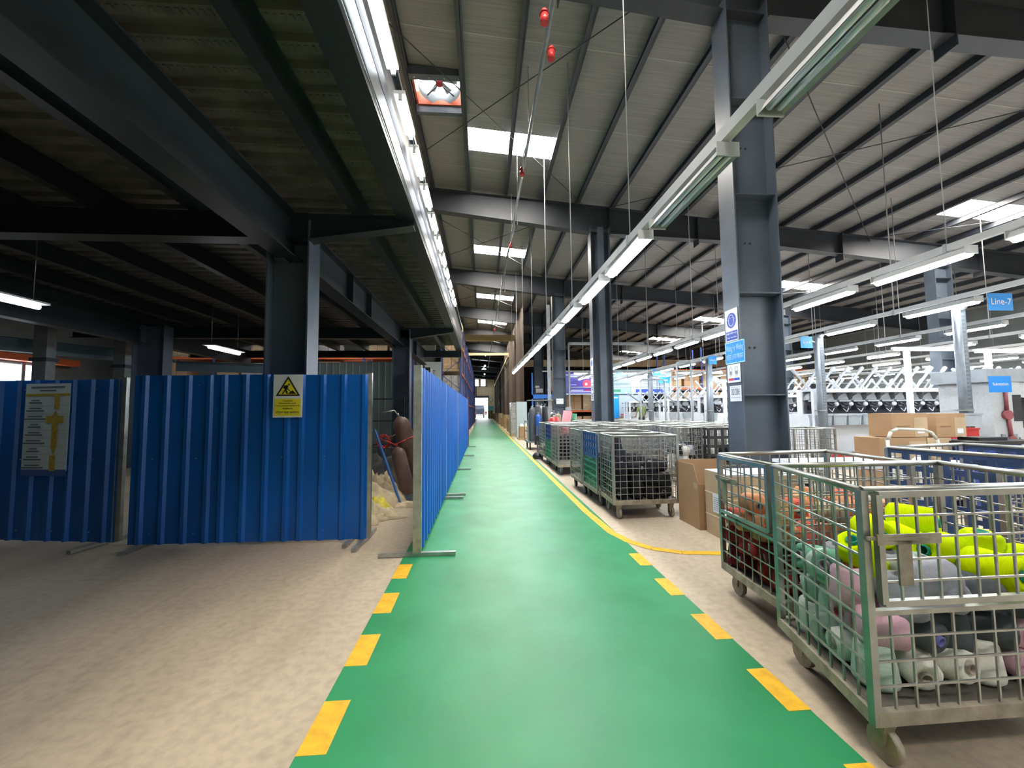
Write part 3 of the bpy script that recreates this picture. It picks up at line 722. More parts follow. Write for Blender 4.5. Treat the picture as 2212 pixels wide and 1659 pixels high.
# dark shelving and door leaf behind the gap
t = thing('pipe_frame', 'dark pipe frame standing in front of the grey-green partition', 'frame', (-3.6, 12.6, 0))
part(MB().box(-.02,.02,-.02,.02,0,2.0).box(1.18,1.22,-.02,.02,0,2.0).box(0,1.2,-.02,.02,1.96,2.0).box(0,1.2,-.02,.02,1.3,1.34).box(0,1.2,-.02,.02,.6,.64), 'bar', steel_l, t)
t = thing('storage_locker', 'dark locker with an orange panel behind the gap', 'locker', (-2.05, 12.2, 0))
part(MB().box(0,.5,0,.6,0,2.9), 'body', steel_l, t); part(MB().box(.05,.45,-.01,0,1.95,2.8), 'orange_panel', mat('amber_panel', (0.5,0.22,0.03), .5), t); part(MB().box(.2,.26,-.03,0,.9,1.5), 'handle', galv, t)

# ------------------------------------------------------------------ far-left background, seen over the fences
t = thing('blue_beam', 'blue-grey crane beam in the far left hall, nearer one', 'beam', (0,0,0)); part(MB().ibeam((-17.5,9,4.1),(-13.6,17.2,4.1),.45,.25), 'beam', mat('teal_beam', (0.13,0.2,0.25), .45), t)
t = thing('blue_beam', 'blue-grey beam above the left racks', 'beam', (0,0,0)); part(MB().ibeam((-14,19.6,4.0),(-4.5,23.2,4.0),.45,.25), 'beam', mat('teal_beam', (0,0,0)), t)
for i, (x, y) in enumerate(((-14.0,14.0),(-17.5,15.5),(-13.3,16.0))):
    t = thing('hall_post', f'{["grey-white","pale","slim grey"][i]} post in the far left hall behind the fence', 'post', (x,y,0)); part(MB().box(-.2,.2,-.15,.15,0,5.2), 'shaft', lgrey, t); part(MB().box(-.26,.26,-.2,.2,3.3,3.42), 'collar', steel, t)
def rack(x0, x1, y0, y1, levels, label, stacks, seed, top=None, along='x'):
    """pallet rack: uprights, beams and pallet loads as separate things"""
    rnd = random.Random(seed)
    t = thing('pallet_rack', label, 'rack', (x0, y0, 0))
    L_ = (x1-x0) if along == 'x' else (y1-y0); D_ = (y1-y0) if along == 'x' else (x1-x0)
    nb = max(1, round(L_/2.7)); bw_ = L_/nb; H_ = top or (levels[-1]+1.6)
    def pt(a, b_): return (a, b_) if along == 'x' else (b_, a)
    for i in range(nb+1):
        a = i*bw_
        for b_ in (0, D_):
            c = pt(a, b_); part(MB().cbox((c[0],c[1],H_/2),(.09,.07,H_)), 'upright', mat('rack_blue', (0.03,0.06,0.22), .5), t)
        mb = MB(); zz = .3
        while zz < H_-1: 
            p = pt(a,0); q = pt(a,D_); mb.bar((p[0],p[1],zz),(q[0],q[1],zz+.8),.03); mb.bar((q[0],q[1],zz+.8),(p[0],p[1],zz+1.6),.03); zz += 1.6
        part(mb, 'lattice', mat('rack_blue', (0,0,0)), t)
        if i < nb:
            for lv in levels:
                for b_ in (0, D_):
                    p = pt(a,b_); q = pt(a+bw_,b_); part(MB().bar((p[0],p[1],lv-.06),(q[0],q[1],lv-.06),.05,.12), 'shelf_beam', orange, t)
    return t
def pallet_load(x, y, z, wx, wy, h, m, label, group, rows=3):
    t = thing('pallet_load', label, 'pallet', (x, y, z), group=group)
    mb = MB().box(0,wx,0,wy,.1,.13)
    for yy in (0, wy/2-.05, wy-.1): mb.box(0,wx,yy,yy+.1,0,.1)
    part(mb, 'pallet', wood, t)
    for r_ in range(rows):
        for c_ in range(2):
            g = .01; part(MB().box(c_*wx/2+g, (c_+1)*wx/2-g, .02, wy-.02, .13+r_*h/rows+g, .13+(r_+1)*h/rows), 'carton', m, t)
    return t
rack(-17.5,-4.0,23.5,24.7,[1.6,3.2,4.7],'orange and blue pallet rack far behind the blue fences',None,3)
n = 0
for lv, lname in ((0.0,'floor'),(1.6,'first'),(3.2,'second'),(4.7,'top')):
    for i in range(10):
        x = -17.5+2.7*(i//2)+(.12 if i % 2 == 0 else 1.4)
        if random.random() < .85:
            pallet_load(x, 23.55, lv, 1.15, 1.0, .95+.25*random.random(), random.choice((card,card2,wrapb,wrap)), f'boxed pallet, {lname} level of the left rack, {ORD[i]} from the left', 'pallets in the far left rack', 2)
# light window on left wall far
w3 = struct('window_3', (0,0,0))
MB().box(-21.99,-21.95,20.0,20.95,2.0,4.0).obj('pane', glassw, w3); MB().box(-21.99,-21.95,21.1,22.0,2.0,4.0).obj('pane', glassw, w3)
MB().box(-21.98,-21.9,20.95,21.1,1.9,4.1).obj('window_mullion', mgrey, w3); MB().box(-21.9,-21.4,18.5,23.2,4.15,4.45).obj('window_lintel', orange, w3)
MB().box(-22,-3.0,26,26.2,0,9.5).obj('wall_rack_back', mat('wall_sheet_grey', (0,0,0)), kind='structure')
t = thing('orange_barrier', 'red-orange beam barrier by the bright window at the far left', 'beam', (-14.8, 21.5, 0)); part(MB().box(-1.5,4.5,0,.1,3.0,3.15).box(-1.5,-1.4,0,.1,0,3.0).box(4.4,4.5,0,.1,0,3), 'beam', orange, t)
# long rack beside the walkway beyond the fence
rack(-2.15,-1.15,21.5,60,[2.1,3.7,5.2],'long pallet rack beyond the blue fence along the walkway',None,5,top=6.3,along='y')
n = 0
for lv, lname in ((0,'floor'),(2.1,'first'),(3.7,'second'),(5.2,'top')):
    for i in range(12):
        y = 21.5+2.75*(i//2)+(.12 if i % 2 == 0 else 1.42)
        if lv == 5.2 and i in (0,): continue
        m = wrap if (lv in (2.1,) and i < 2) else random.choice((card2, wrapb, card2))
        pallet_load(-2.1, y, lv, .9, 1.15, 1.25 if lv < 5 else (1.5 if i == 2 else .9), m, f'pallet load, {lname} level of the walkway rack, {ORD[i]} from the front', 'pallet loads along the walkway', 2)
t = thing('notice_board', 'white board with green corner above the long blue fence', 'board', (-2.75, 19.6, 0))
part(MB().box(0,.62*1.25,0,.03,2.55,3.95), 'panel', mat('board_white', (0.55,0.62,0.58), .5), t); part(MB().box(.25,.5,-.004,0,2.6,2.72), 'green_patch', greenp, t)
part(MB().box(.05,.5,-.004,0,3.5,3.54).box(.1,.45,-.004,0,3.4,3.43), 'printed_lines', inkm, t); part(MB().box(.0,.04,.0,.04,0,2.55).box(.72,.76,0,.04,0,2.55), 'leg', steel, t)

# ------------------------------------------------------------------ wire cages
def grid_panel(P00, P10, P01, P11, nu, nv, r, skip_edges=True, rh=None):
    """wires between four corners: nu vertical, nv horizontal"""
    mb = MB(); A, B, C_, D = map(Vector, (P00, P10, P01, P11))
    for i in range(1, nu):
        u = i/nu; mb.bar(A.lerp(B, u), C_.lerp(D, u), r)
    nrm = (B-A).cross(C_-A).normalized()*r*.9
    for j in range(1, nv):
        v = j/nv; mb.bar(A.lerp(C_, v)+nrm, B.lerp(D, v)+nrm, rh or r)
    return mb
def net_panel(P00, P10, P01, P11, nu, nv, th):
    """coarse woven plastic net with rectangular holes"""
    mb = MB(); A, B, C_, D = map(Vector, (P00, P10, P01, P11))
    n = (B-A).cross(C_-A).normalized()
    for i in range(nu+1):
        u = i/nu; mb.bar(A.lerp(B, u), C_.lerp(D, u), th, th*.3, n)
    for j in range(nv+1):
        v = j/nv; mb.bar(A.lerp(C_, v)+n*.002, B.lerp(D, v)+n*.002, th*.3, th*1.0, (0,0,1))
    return mb
def cage(corners, label, group, z0=.2, z1=1.2, style=('mesh','mesh','mesh','mesh'), gate=None, wr=.007, detail=True, frame_m=rustw, side_yellow=False):
    """corners: FL, FR, BR, BL on the floor plan; style per side: front, right, back, left"""
    c = [Vector((p[0], p[1], 0)) for p in corners]; o = c[0].copy()
    t = thing('wire_cage_trolley', label, 'trolley', (o.x, o.y, 0), group=group)
    c = [p-o for p in c]; Z = lambda p, z: Vector((p.x, p.y, z))
    # base frame
    mb = MB()
    for i in range(4): mb.bar(Z(c[i], z0+.03), Z(c[(i+1) % 4], z0+.03), .035, .06)
    part(mb, 'base_frame', frame_m, t)
    mb = MB(); mb.hexa([Z(p, z0+.035) for p in c]+[Z(p, z0+.05) for p in c]); part(mb, 'floor_plate', mat('trolley_floor', (0.17,0.155,0.13), .6, .2, .4, 8), t)
    for i in range(4): part(MB().bar(Z(c[i], z0), Z(c[i], z1), .03 if not detail else .034), 'corner_post', cagem, t)
    names_ = ('front_panel', 'right_panel', 'back_panel', 'left_panel')
    for i in range(4):
        a, b_ = c[i], c[(i+1) % 4]
        part(MB().tube(Z(a, z1), Z(b_, z1), .017 if detail else .014, 8), 'top_rail', cagem, t)
        L_ = (b_-a).length; nu = max(3, round(L_/.1)); nv = 10
        st = style[i]
        if gate == i:
            zm = z0+.5*(z1-z0)
            part(grid_panel(Z(a,z0+.06),Z(b_,z0+.06),Z(a,zm-.03),Z(b_,zm-.03),nu,4,wr), names_[i], cagem, t)
            part(MB().bar(Z(a,zm-.03),Z(b_,zm-.03),.03,.022), 'mid_rail', cagem, t)
            d = (b_-a).normalized(); a2 = a+d*.045; b2 = b_-d*.045
            outw = Vector((d.y, -d.x, 0))*.028
            a2 += outw; b2 += outw
            mb = grid_panel(Z(a2,zm+.02),Z(b2,zm+.02),Z(a2,z1-.015),Z(b2,z1-.015),nu,5,wr)
            mb.bar(Z(a2,zm+.02),Z(b2,zm+.02),.026); mb.bar(Z(a2,z1-.015),Z(b2,z1-.015),.028)
            mb.bar(Z(a2,zm+.02),Z(a2,z1-.015),.028); mb.bar(Z(b2,zm+.02),Z(b2,z1-.015),.028)
            g = part(mb, 'gate', cagem, t)
            zl = zm+.30
            mb = MB().bar(Z(a2-d*.03+outw*.6,zl), Z(a2+d*.28+outw*.6,zl), .01, .045).bar(Z(a2+d*.10+outw*.6,zl), Z(a2+d*.10+outw*.6,zl-.2), .065, .01, outw.normalized())
            mb.bar(Z(a-d*.02+outw*1.2,zl+.005), Z(a2+d*.2+outw*1.2,zl+.005), .014)
            part(mb, 'latch', rustw, g)
        elif st == 'mesh': part(grid_panel(Z(a,z0+.06),Z(b_,z0+.06),Z(a,z1-.01),Z(b_,z1-.01),nu,nv,wr), names_[i], cagem, t)
        elif st == 'net':
            zm = z0+.6*(z1-z0)
            part(net_panel(Z(a,z0+.06),Z(b_,z0+.06),Z(a,zm),Z(b_,zm),max(4,int(L_/.09)),5,.03), 'green_net', greenp, t)
            part(net_panel(Z(a,zm),Z(b_,zm),Z(a,z1-.02),Z(b_,z1-.02),max(3,int(L_/.14)),3,.05), 'blue_net', bluep, t)
        elif st == 'blue': part(net_panel(Z(a,z0+.06),Z(b_,z0+.06),Z(a,z1-.02),Z(b_,z1-.02),max(3,int(L_/.13)),6,.05), 'blue_net', mat('faded_blue_plastic', (0.035,0.07,0.17), .45, 0, .3, 6), t)
        elif st == 'black': part(net_panel(Z(a,z0+.06),Z(b_,z0+.06),Z(a,z1-.02),Z(b_,z1-.02),max(3,int(L_/.15)),5,.06), 'black_net', blackp, t)
    ctr = sum(c, Vector())/4
    rr = z0*.38
    for p in c:
        q = p+(ctr-p).normalized()*.11
        w_ = part(MB().hexa([(q.x-.03,q.y-.02,rr),(q.x-.022,q.y-.02,rr),(q.x-.022,q.y+.03,rr),(q.x-.03,q.y+.03,rr),(q.x-.04,q.y-.04,z0),(q.x+.04,q.y-.04,z0),(q.x+.04,q.y+.04,z0),(q.x-.04,q.y+.04,z0)]).box(q.x+.022,q.x+.03,q.y-.02,q.y+.03,rr,z0), 'caster', rustw if detail else mgrey, t)
        part(MB().tube((q.x-.018,q.y,rr),(q.x+.018,q.y,rr),rr,14), 'wheel', rustw if detail else black, w_)
    return t

# yarn cones
def cone_meshes():
    R0, R1, H_ = .088, .066, .185
    body = MB().lathe([(.024,-.002),(R0*.80,0),(R0*.97,.014),(R0,.03),(R1+.004,H_-.014),(R1-.01,H_),(.024,H_-.008),(.022,H_-.05)], 20).mesh('yarn')
    core = MB().lathe([(.025,-.012),(.027,-.012),(.0235,H_+.006),(.018,H_+.006),(.020,-.010),(.025,-.012)], 14).mesh('tube_core')
    low = MB().lathe([(0,0),(R0,.0),(R0,.02),(R1,H_-.01),(.02,H_),(.02,H_-.04),(0,H_-.04)], 10).mesh('yarn_low')
    return body, core, low
CB, CC, CL = cone_meshes()
YC = {'neon yellow': (0.66,0.86,0.0), 'white': (0.84,0.84,0.76), 'pale green': (0.50,0.63,0.55), 'mint green': (0.20,0.46,0.34), 'pink': (0.72,0.46,0.55),
      'dark grey': (0.10,0.115,0.125), 'light grey': (0.36,0.38,0.43), 'red': (0.36,0.04,0.035), 'maroon': (0.10,0.012,0.018), 'peach': (0.75,0.36,0.18), 'coral': (0.72,0.17,0.12),
      'black': (0.022,0.022,0.028), 'beige': (0.55,0.42,0.28), 'amber': (0.75,0.4,0.03)}
CORE = {'neon yellow': (0.0,0.26,0.17), 'white': (0.45,0.38,0.3), 'pink': (0.45,0.06,0.1), 'dark grey': (0.16,0.16,0.5), 'light grey': (0.1,0.1,0.12)}
CM = {}
def cone_mesh(col, low=False):
    k = (col, low)
    if k not in CM:
        m = mat('yarn_'+col.replace(' ','_'), YC[col], .95, 0, .1, 30, .35, 120, (1,1,6), spec=.1)
        me = (CL if low else CB).copy(); me.materials.append(m)
        cr = CC.copy(); cr.materials.append(mat('core_'+col.replace(' ','_'), CORE.get(col, (0.2,0.2,0.22)), .5))
        CM[k] = (me, cr)
    return CM[k]
def cone(col, loc, axis, label, group, s=1.0, low=False):
    """cone lying or standing: axis = direction of the narrow end; loc = centre"""
    me, cr = cone_mesh(col, low); ax = Vector(axis).normalized(); rot = ax.to_track_quat('Z', 'Y').to_euler()
    o = bpy.data.objects.new('yarn_cone', me); COL.objects.link(o); o.scale = (s, s, s); o.rotation_euler = rot
    o.location = Vector(loc)-ax*.0925*s; tag(o, label, 'yarn cone', group)
    if not low:
        c_ = bpy.data.objects.new('tube_core', cr); COL.objects.link(c_); c_.parent = o
    return o

# nearest trolley and its cones
nc = [(1.72,1.77),(2.95,1.78),(3.05,2.56),(1.90,2.57)]
cage(nc, 'nearest wire cage trolley, full of mixed yarn cones', 'wire cage trolleys', z0=.2, z1=1.22, gate=0, wr=.009)
G1 = 'yarn cones in the nearest trolley'
rnd = random.Random(11)
lay = [  # colour rows by layer: rows front to back, each left to right
 [['pale green','white','white','white','pink','white'],['white','white','pink','pink','white','pink'],['pale green','pink','dark grey','dark grey','pink','white'],['white','pale green','pink','dark grey','white','pink']],
 [['pink','dark grey','dark grey','dark grey','pink','dark grey'],['pink','dark grey','dark grey','light grey','dark grey','pink'],['pale green','pink','dark grey','light grey','light grey','dark grey'],['pale green','dark grey','dark grey','light grey','dark grey','light grey']],
 [[None,'light grey','light grey','dark grey','dark grey','dark grey'],['pink','light grey','light grey','light grey','dark grey','light grey'],['pale green','dark grey','light grey','light grey','dark grey','light grey'],['mint green','light grey','dark grey','light grey','light grey','dark grey']],
]
rows_n = ['front','second','third','back']; lay_n = ['bottom','middle','upper']
for li, L_ in enumerate(lay):
    for ri, R_ in enumerate(L_):
        for ci, cname in enumerate(R_):
            if not cname: continue
            v = (ri+.5)/4; u = (ci+.5)/6
            xl = 1.80+.13*v; xx = xl+u*1.10+rnd.uniform(-.015,.015)+(.03 if li == 1 else 0); yy = 1.87+v*.62+rnd.uniform(-.01,.01); zz = .25+.095+li*.158+rnd.uniform(-.005,.012)
            if (ci+ri+li) % 3 == 0: ax = (rnd.uniform(-.15,.15), rnd.uniform(-.15,.15), 1)
            else: an = rnd.uniform(0, 2*pi) if ri else rnd.choice((-1.4,-1.9,-.6,2.6)); ax = (cos(an), sin(an), rnd.uniform(-.25,.35))
            cone(cname, (xx,yy,zz), ax, f'{cname} yarn cone, {rows_n[ri]} row, {lay_n[li]} layer, {ORD[ci]} from left, nearest trolley', G1, s=1.08)
tops = [('neon yellow',(2.03,2.12,.80),(-.5,-.2,.75),'neon yellow yarn cone on top at the left of the nearest trolley'),
        ('mint green',(1.99,2.22,.70),(-.8,-.2,.2),'mint green yarn cone under the left neon cone'),
        ('neon yellow',(2.36,2.36,.84),(-.45,-.85,.12),'neon yellow cone showing its green core, back centre of the nearest trolley'),
        ('neon yellow',(2.47,2.28,.80),(-.7,.5,.5),'neon yellow cone leaning beside the back centre core'),
        ('neon yellow',(2.62,2.36,.90),(.5,-.75,.1),'topmost neon yellow cone tilted to the right'),
        ('neon yellow',(2.50,2.14,.80),(-.95,-.25,.15),'large neon yellow cone lying sideways in the middle'),
        ('neon yellow',(2.60,1.95,.76),(.1,-.95,.1),'neon yellow cone pointing its core at the viewer'),
        ('neon yellow',(2.72,2.10,.80),(0,-.1,1),'neon yellow cone standing behind the core-forward one'),
        ('neon yellow',(2.80,1.94,.78),(-.3,-.9,.2),'neon yellow cone at the right of the nearest trolley'),
        ('light grey',(2.22,1.95,.74),(.9,-.3,.2),'light grey cone behind the latch of the nearest trolley'),
        ('pale green',(2.28,2.05,.70),(.2,-.3,1),'pale green cone with a small tip behind the latch')]
for c_, p, ax, lab in tops: cone(c_, p, ax, lab, G1, s=1.2)
# second trolley behind it
nc2 = [(2.06,2.78),(3.12,2.80),(3.20,3.62),(2.10,3.52)]
cage(nc2, 'second wire cage trolley, directly behind the nearest, with red and peach cones', 'wire cage trolleys', z0=.2, z1=1.19, gate=3, wr=.008)
G2 = 'yarn cones in the second trolley'
for li in range(4):
    for ri in range(4):
        for ci in range(5):
            if li == 3 and (ri+ci) % 2: continue
            cname = [['red','maroon','red','red','maroon'],['maroon','red','red','maroon','red'],['peach','coral','peach','peach','peach'],['peach','peach','beige','coral','peach']][li][(ci+2*ri) % 5]
            if li == 2 and ci == 4 and ri == 0: cname = 'amber'
            an = rnd.uniform(0, 2*pi); up_ = (ci+ri+li) % 3 == 0
            ax = (.1,.1,1) if up_ else (cos(an), sin(an), .2*rnd.random())
            cone(cname, (2.19+.2*ci+rnd.uniform(-.02,.02), 2.92+.17*ri, .345+.155*li+rnd.uniform(0,.01)), ax,
                 f'{cname} yarn cone, {rows_n[ri]} row, {["bottom","second","third","top"][li]} layer, {ORD[ci]} from left, second trolley', G2, s=1.03)
# third trolley at the right edge
cage([(4.15,2.75),(5.2,3.0),(5.0,3.95),(3.95,3.75)], 'wire cage trolley with blue strip sides at the right edge', 'wire cage trolleys', z0=.2, z1=1.2, style=('blue','blue','mesh','blue'), wr=.008)
for i in range(12):
    cone(['beige','light grey','white','dark grey'][i % 4], (4.3+.22*(i % 4), 3.15+.22*(i//4), .35), (cos(i), sin(i), .2), f'{["beige","light grey","white","grey"][i%4]} cone in the blue-strip trolley, {ORD[i]} of its bottom layer', 'cones in the blue-strip trolley')
cage([(3.45,1.75),(4.5,1.9),(4.4,2.6),(3.5,2.55)], 'wire cage trolley mostly cropped by the right edge of the picture', 'wire cage trolleys', z0=.2, z1=1.15, wr=.008)
# table and cloth-like box lids behind the second trolley
t = thing('work_table', 'low white-topped packing table behind the second trolley', 'table', (3.75,4.35,0))
part(MB().box(0,2.0,0,.75,.90,.94), 'table_top', white, t)
for x, y in ((.05,.05),(1.91,.05),(.05,.66),(1.91,.66)): part(MB().box(x,x+.04,y,y+.04,0,.90), 'leg', galv, t)
for i, (x, y, c_) in enumerate(((5.0,4.55,'beige'),(5.2,4.7,'peach'),(5.36,4.5,'beige'))): cone(c_, (x,y,1.03), (-.6,-.8,.05), f'{c_} cone lying on the packing table, {ORD[i]} from the left', 'cones on the packing table', s=1.0)

# front row of cages along the walkway
GC = 'wire cages parked along the walkway'
A = [(1.90,5.90),(2.88,5.93),(2.93,6.62),(1.93,6.62)]
cage(A, 'front wire cage of the walkway row, with black yarn cones', GC, z0=.21, z1=1.2, wr=.0075)
def fill(x0,x1,y0,y1,nx,ny,nl,col,lab,grp,low=False,z0=.26,s=1.1,seed=1):
    r_ = random.Random(seed)
    for l_ in range(nl):
        for j in range(ny):
            for i in range(nx):
                if l_ == nl-1 and r_.random() < .4: continue
                an = r_.uniform(0, 6.28); ax = (0,0,1) if r_.random() < .45 else (cos(an), sin(an), .1)
                c_ = col if isinstance(col, str) else r_.choice(col)
                cone(c_, (x0+(i+.5)*(x1-x0)/nx, y0+(j+.5)*(y1-y0)/ny, z0+.1+l_*.175), ax, f'{c_} yarn cone, {["front","middle","back"][j]} row, layer {["one","two","three","four","five"][l_]}, {ORD[i]} from left, {lab}', grp, s=s, low=low)
fill(1.97,2.85,5.98,6.56,4,3,3,'black','front walkway cage','black cones in the front cage',False)
fill(1.97,2.25,6.05,6.5,1,2,5,'black','left stack of front walkway cage','taller black stack in the front cage',True)
specs = [((1.89,6.72,2.95,7.62),('mesh','mesh','mesh','net'),'second cage of the walkway row, with green and blue net sides'),
         ((1.86,7.68,2.92,8.62),('mesh','mesh','mesh','mesh'),'third cage of the walkway row, plain wire sides'),
         ((1.84,9.95,2.84,10.85),('mesh','mesh','mesh','mesh'),'fourth cage of the walkway row, after the gap'),
         ((1.84,10.95,2.84,11.9),('mesh','mesh','mesh','net'),'fifth cage of the walkway row, with green and blue net'),
         ((1.84,12.0,2.86,13.3),('mesh','mesh','mesh','mesh'),'sixth and last cage of the walkway row'),
         ((3.05,9.6,4.05,10.5),('mesh','mesh','mesh','mesh'),'cage behind the walkway row, second file, front one'),
         ((3.05,10.8,4.05,11.7),('mesh','mesh','mesh','mesh'),'cage of the second file, middle one'),
         ((3.05,12.0,4.05,12.9),('mesh','mesh','mesh','mesh'),'cage of the second file, rear one'),
         ((4.08,8.35,4.62,9.2),('mesh','mesh','mesh','mesh'),'cage left of the nearest column, plain wire front'),
         ((4.67,8.2,5.6,9.1),('black','mesh','mesh','black'),'cage with a black net front beside the nearest column'),
         ((4.20,9.5,5.2,10.3),('mesh','mesh','mesh','mesh'),'cage of the third file, second from the front'),
         ((4.20,10.6,5.2,11.4),('blue','mesh','mesh','mesh'),'cage of the third file with a blue net front'),
         ((4.30,11.8,5.3,12.7),('mesh','mesh','mesh','mesh'),'cage of the third file, fourth from the front'),
         ((5.40,9.3,6.4,10.2),('mesh','mesh','mesh','mesh'),'cage of the fourth file, behind the black net cage'),
         ((5.40,10.5,6.4,11.4),('mesh','mesh','mesh','mesh'),'cage of the fourth file, third from the front'),
         ((5.50,11.8,6.5,12.8),('mesh','mesh','mesh','mesh'),'cage of the fourth file, rear one'),
         ((5.75,7.2,6.57,7.9),('mesh','mesh','mesh','mesh'),'cage right of the nearest column, nearly empty'),
         ((3.2,13.6,4.3,14.5),('mesh','mesh','mesh','mesh'),'empty cage by the second column, left'),
         ((4.6,13.6,5.7,14.5),('mesh','mesh','mesh','mesh'),'empty cage by the second column, right'),
         ((3.8,15.2,4.7,16.1),('mesh','mesh','mesh','mesh'),'farthest cage behind the second column, left'),
         ((4.8,15.4,5.9,16.3),('mesh','mesh','mesh','mesh'),'farthest cage behind the second column, right')]
SHORT = {0:'second walkway cage',1:'third walkway cage',3:'fourth walkway cage',4:'fifth walkway cage',8:'cage left of column',9:'black-net cage',10:'cage behind it'}
for i, ((x0,y0,x1,y1), st, lab) in enumerate(specs):
    cage([(x0,y0),(x1,y0+.02),(x1,y1),(x0,y1)], 'wire '+lab if lab.startswith('cage') else lab.replace(' cage',' wire cage',1), GC, z0=.2, z1=1.2, style=st, wr=.0075 if y0 < 9 else .009, detail=False)
    if 0 < len(lab) and i in (0,1,3,4,8,9,10):
        col = {0:'black',1:'black',3:'black',4:'black'}.get(i, ('black','dark grey','light grey','white'))
        fill(x0+.08,x1-.08,y0+.08,y1-.08,3,2,3,col,SHORT[i], f'cones in the {lab}', True, seed=i, s=1.15)
# covers and items on top of cages
t = thing('paper_sheet', 'white paper sheet laid on top of the fifth cage', 'sheet', (1.95,11.1,1.225)); part(MB().box(0,.8,0,.75,0,.006), 'sheet', paper, t)
t = thing('red_drum', 'red drum standing beyond the walkway cages', 'drum', (2.62,14.9,.0))
part(MB().lathe([(0,0),(.22,0),(.22,1.15),(.17,1.3),(.1,1.34),(0,1.34)], 16), 'body', redp, t); part(MB().tube((0,0,1.34),(0,0,1.4),.05,8), 'cap', signw, t)
t = thing('fabric_roll', 'pink foam roll leaning by the third column', 'roll', (3.0,15.6,0)); part(MB().tube((.0,0,.0),(.28,0,1.55),.17,14), 'roll', mat('pink_foam', (0.75,0.22,0.24), .8), t); part(MB().tube((.10,0,.82),(.13,0,.9),.175,14), 'band', redp, t)
t = thing('fabric_roll', 'green roll leaning behind the pink foam roll', 'roll', (3.35,15.9,0)); part(MB().tube((0,0,0),(.22,0,1.45),.14,12), 'roll', greenp, t)

# cardboard boxes by the column
def open_box(x, y, wx, wy, h, m, label, flaps=True, rz=0, name='cardboard_box'):
    t = thing(name, label, 'box', (x, y, 0), rz=rz); th = .008
    for nm, mb in (('side_wall', MB().box(0,th,0,wy,0,h)), ('side_wall', MB().box(wx-th,wx,0,wy,0,h)), ('front_wall', MB().box(th,wx-th,0,th,0,h)), ('back_wall', MB().box(th,wx-th,wy-th,wy,0,h)), ('bottom', MB().box(th,wx-th,th,wy-th,0.002,.02))):
        part(mb, nm, m, t)
    return t
t = open_box(2.84,5.28,.74,.56,.60,card,'open brown cardboard box with a raised back flap beside the column')
part(MB().hexa([(0,0,.60),(.008,0,.60),(.008,.56,.60),(0,.56,.60),(-.0,.12,.84),(.008,.12,.84),(.008,.56,.84),(0,.56,.84)]), 'flap', card, t)
part(MB().box(0,.74,.552,.56,.60,.86), 'flap', card, t)
part(MB().box(-.003,0,.03,.12,.53,.60), 'tape_patch', card2, t)
t = thing('packed_box', 'pale strapped cardboard box with a white label, in front of the open one', 'box', (2.90,4.62,0))
part(MB().box(0,.8,0,.60,0,.80), 'carton', card2, t)
part(MB().box(-.004,.80,-.004,.604,.24,.255), 'strap', straw, t); part(MB().box(-.004,.80,-.004,.604,.52,.535), 'strap', straw, t)
part(MB().box(-.006,0,.22,.42,.30,.53), 'paper_label', paper, t); part(MB().box(.0,.8,.0,.6,.80,.806), 'top_sheet', paper, t)
mb = MB()
for i in range(7): mb.box(-.007,-.006,.24,.40,.33+.025*i,.337+.025*i)
part(mb, 'printed_lines', mgrey, t)

# signs on the nearest column (outer face of its left flange, facing the walkway)
XS = XC-.004
def plate(name, label, y0, y1, z0, z1, m, tilt=0):
    t = thing(name, label, 'sign', (XC-.006, (y0+y1)/2, (z0+z1)/2))
    w_, h_ = (y1-y0)/2, (z1-z0)/2
    part(MB().box(-.004,0,-w_,w_,-h_,h_), 'plate', m, t); return t
t = plate('face_mask_sign', 'white sign with a blue mask symbol on the nearest column', Y0+.03, Y0+.33, 2.60, 3.08, signw)
part(MB().tube((-.005,0,.07),(-.004,0,.07),.115,28), 'blue_disc', signb, t)
mb = MB(); 
for i in range(20):
    a0, a1 = 2*pi*i/20, 2*pi*(i+1)/20
    mb.bar((-.007,.062*cos(a0),.07+.085*sin(a0)),(-.007,.062*cos(a1),.07+.085*sin(a1)),.008,.003,(1,0,0))
mb.bar((-.007,-.05,.11),(-.007,.05,.11),.008,.003).bar((-.007,-.062,.075),(-.007,-.095,.09),.008,.003).bar((-.007,.062,.075),(-.007,.095,.09),.008,.003)
part(mb, 'mask_outline', signw, t)
part(MB().box(-.006,-.004,-.135,.135,-.225,-.09), 'text_band', signb, t)
text('মাস্ক পরিধান করুন', (XC-.0135, Y0+.18, 2.715), LEFT, .038, signw, t, ext=.0005, fit=.24); text('Wear Face Mask', (XC-.0135, Y0+.18, 2.655), LEFT, .034, signw, t, ext=.0005, fit=.23)
t = plate('winding_sign', 'light blue waiting-for-winding sign on the nearest column', Y0-.10, Y0+.36, 2.26, 2.59, skyb)
mb = MB().box(-.007,-.004,-.23,.23,.150,.165).box(-.007,-.004,-.23,.23,-.165,-.150).box(-.007,-.004,-.23,-.218,-.165,.165).box(-.007,-.004,.218,.23,-.165,.165); part(mb, 'border', mat('pale_blue', (0.4,0.68,0.85), .5), t)
pb = mat('pale_blue', (0,0,0))
text('Waiting For Winding', (XC-.0145, Y0+.13, 2.49), LEFT, .13, pb, t, ext=.0005, fit=.40); text('ওয়াইন্ডিং এর জন্য অপেক্ষমান', (XC-.0145, Y0+.13, 2.355), LEFT, .12, pb, t, ext=.0005, fit=.40)
t = plate('spool_sign', 'white sign with two grey spool pictures on the nearest column', Y0+.02, Y0+.33, 1.98, 2.25, signw)
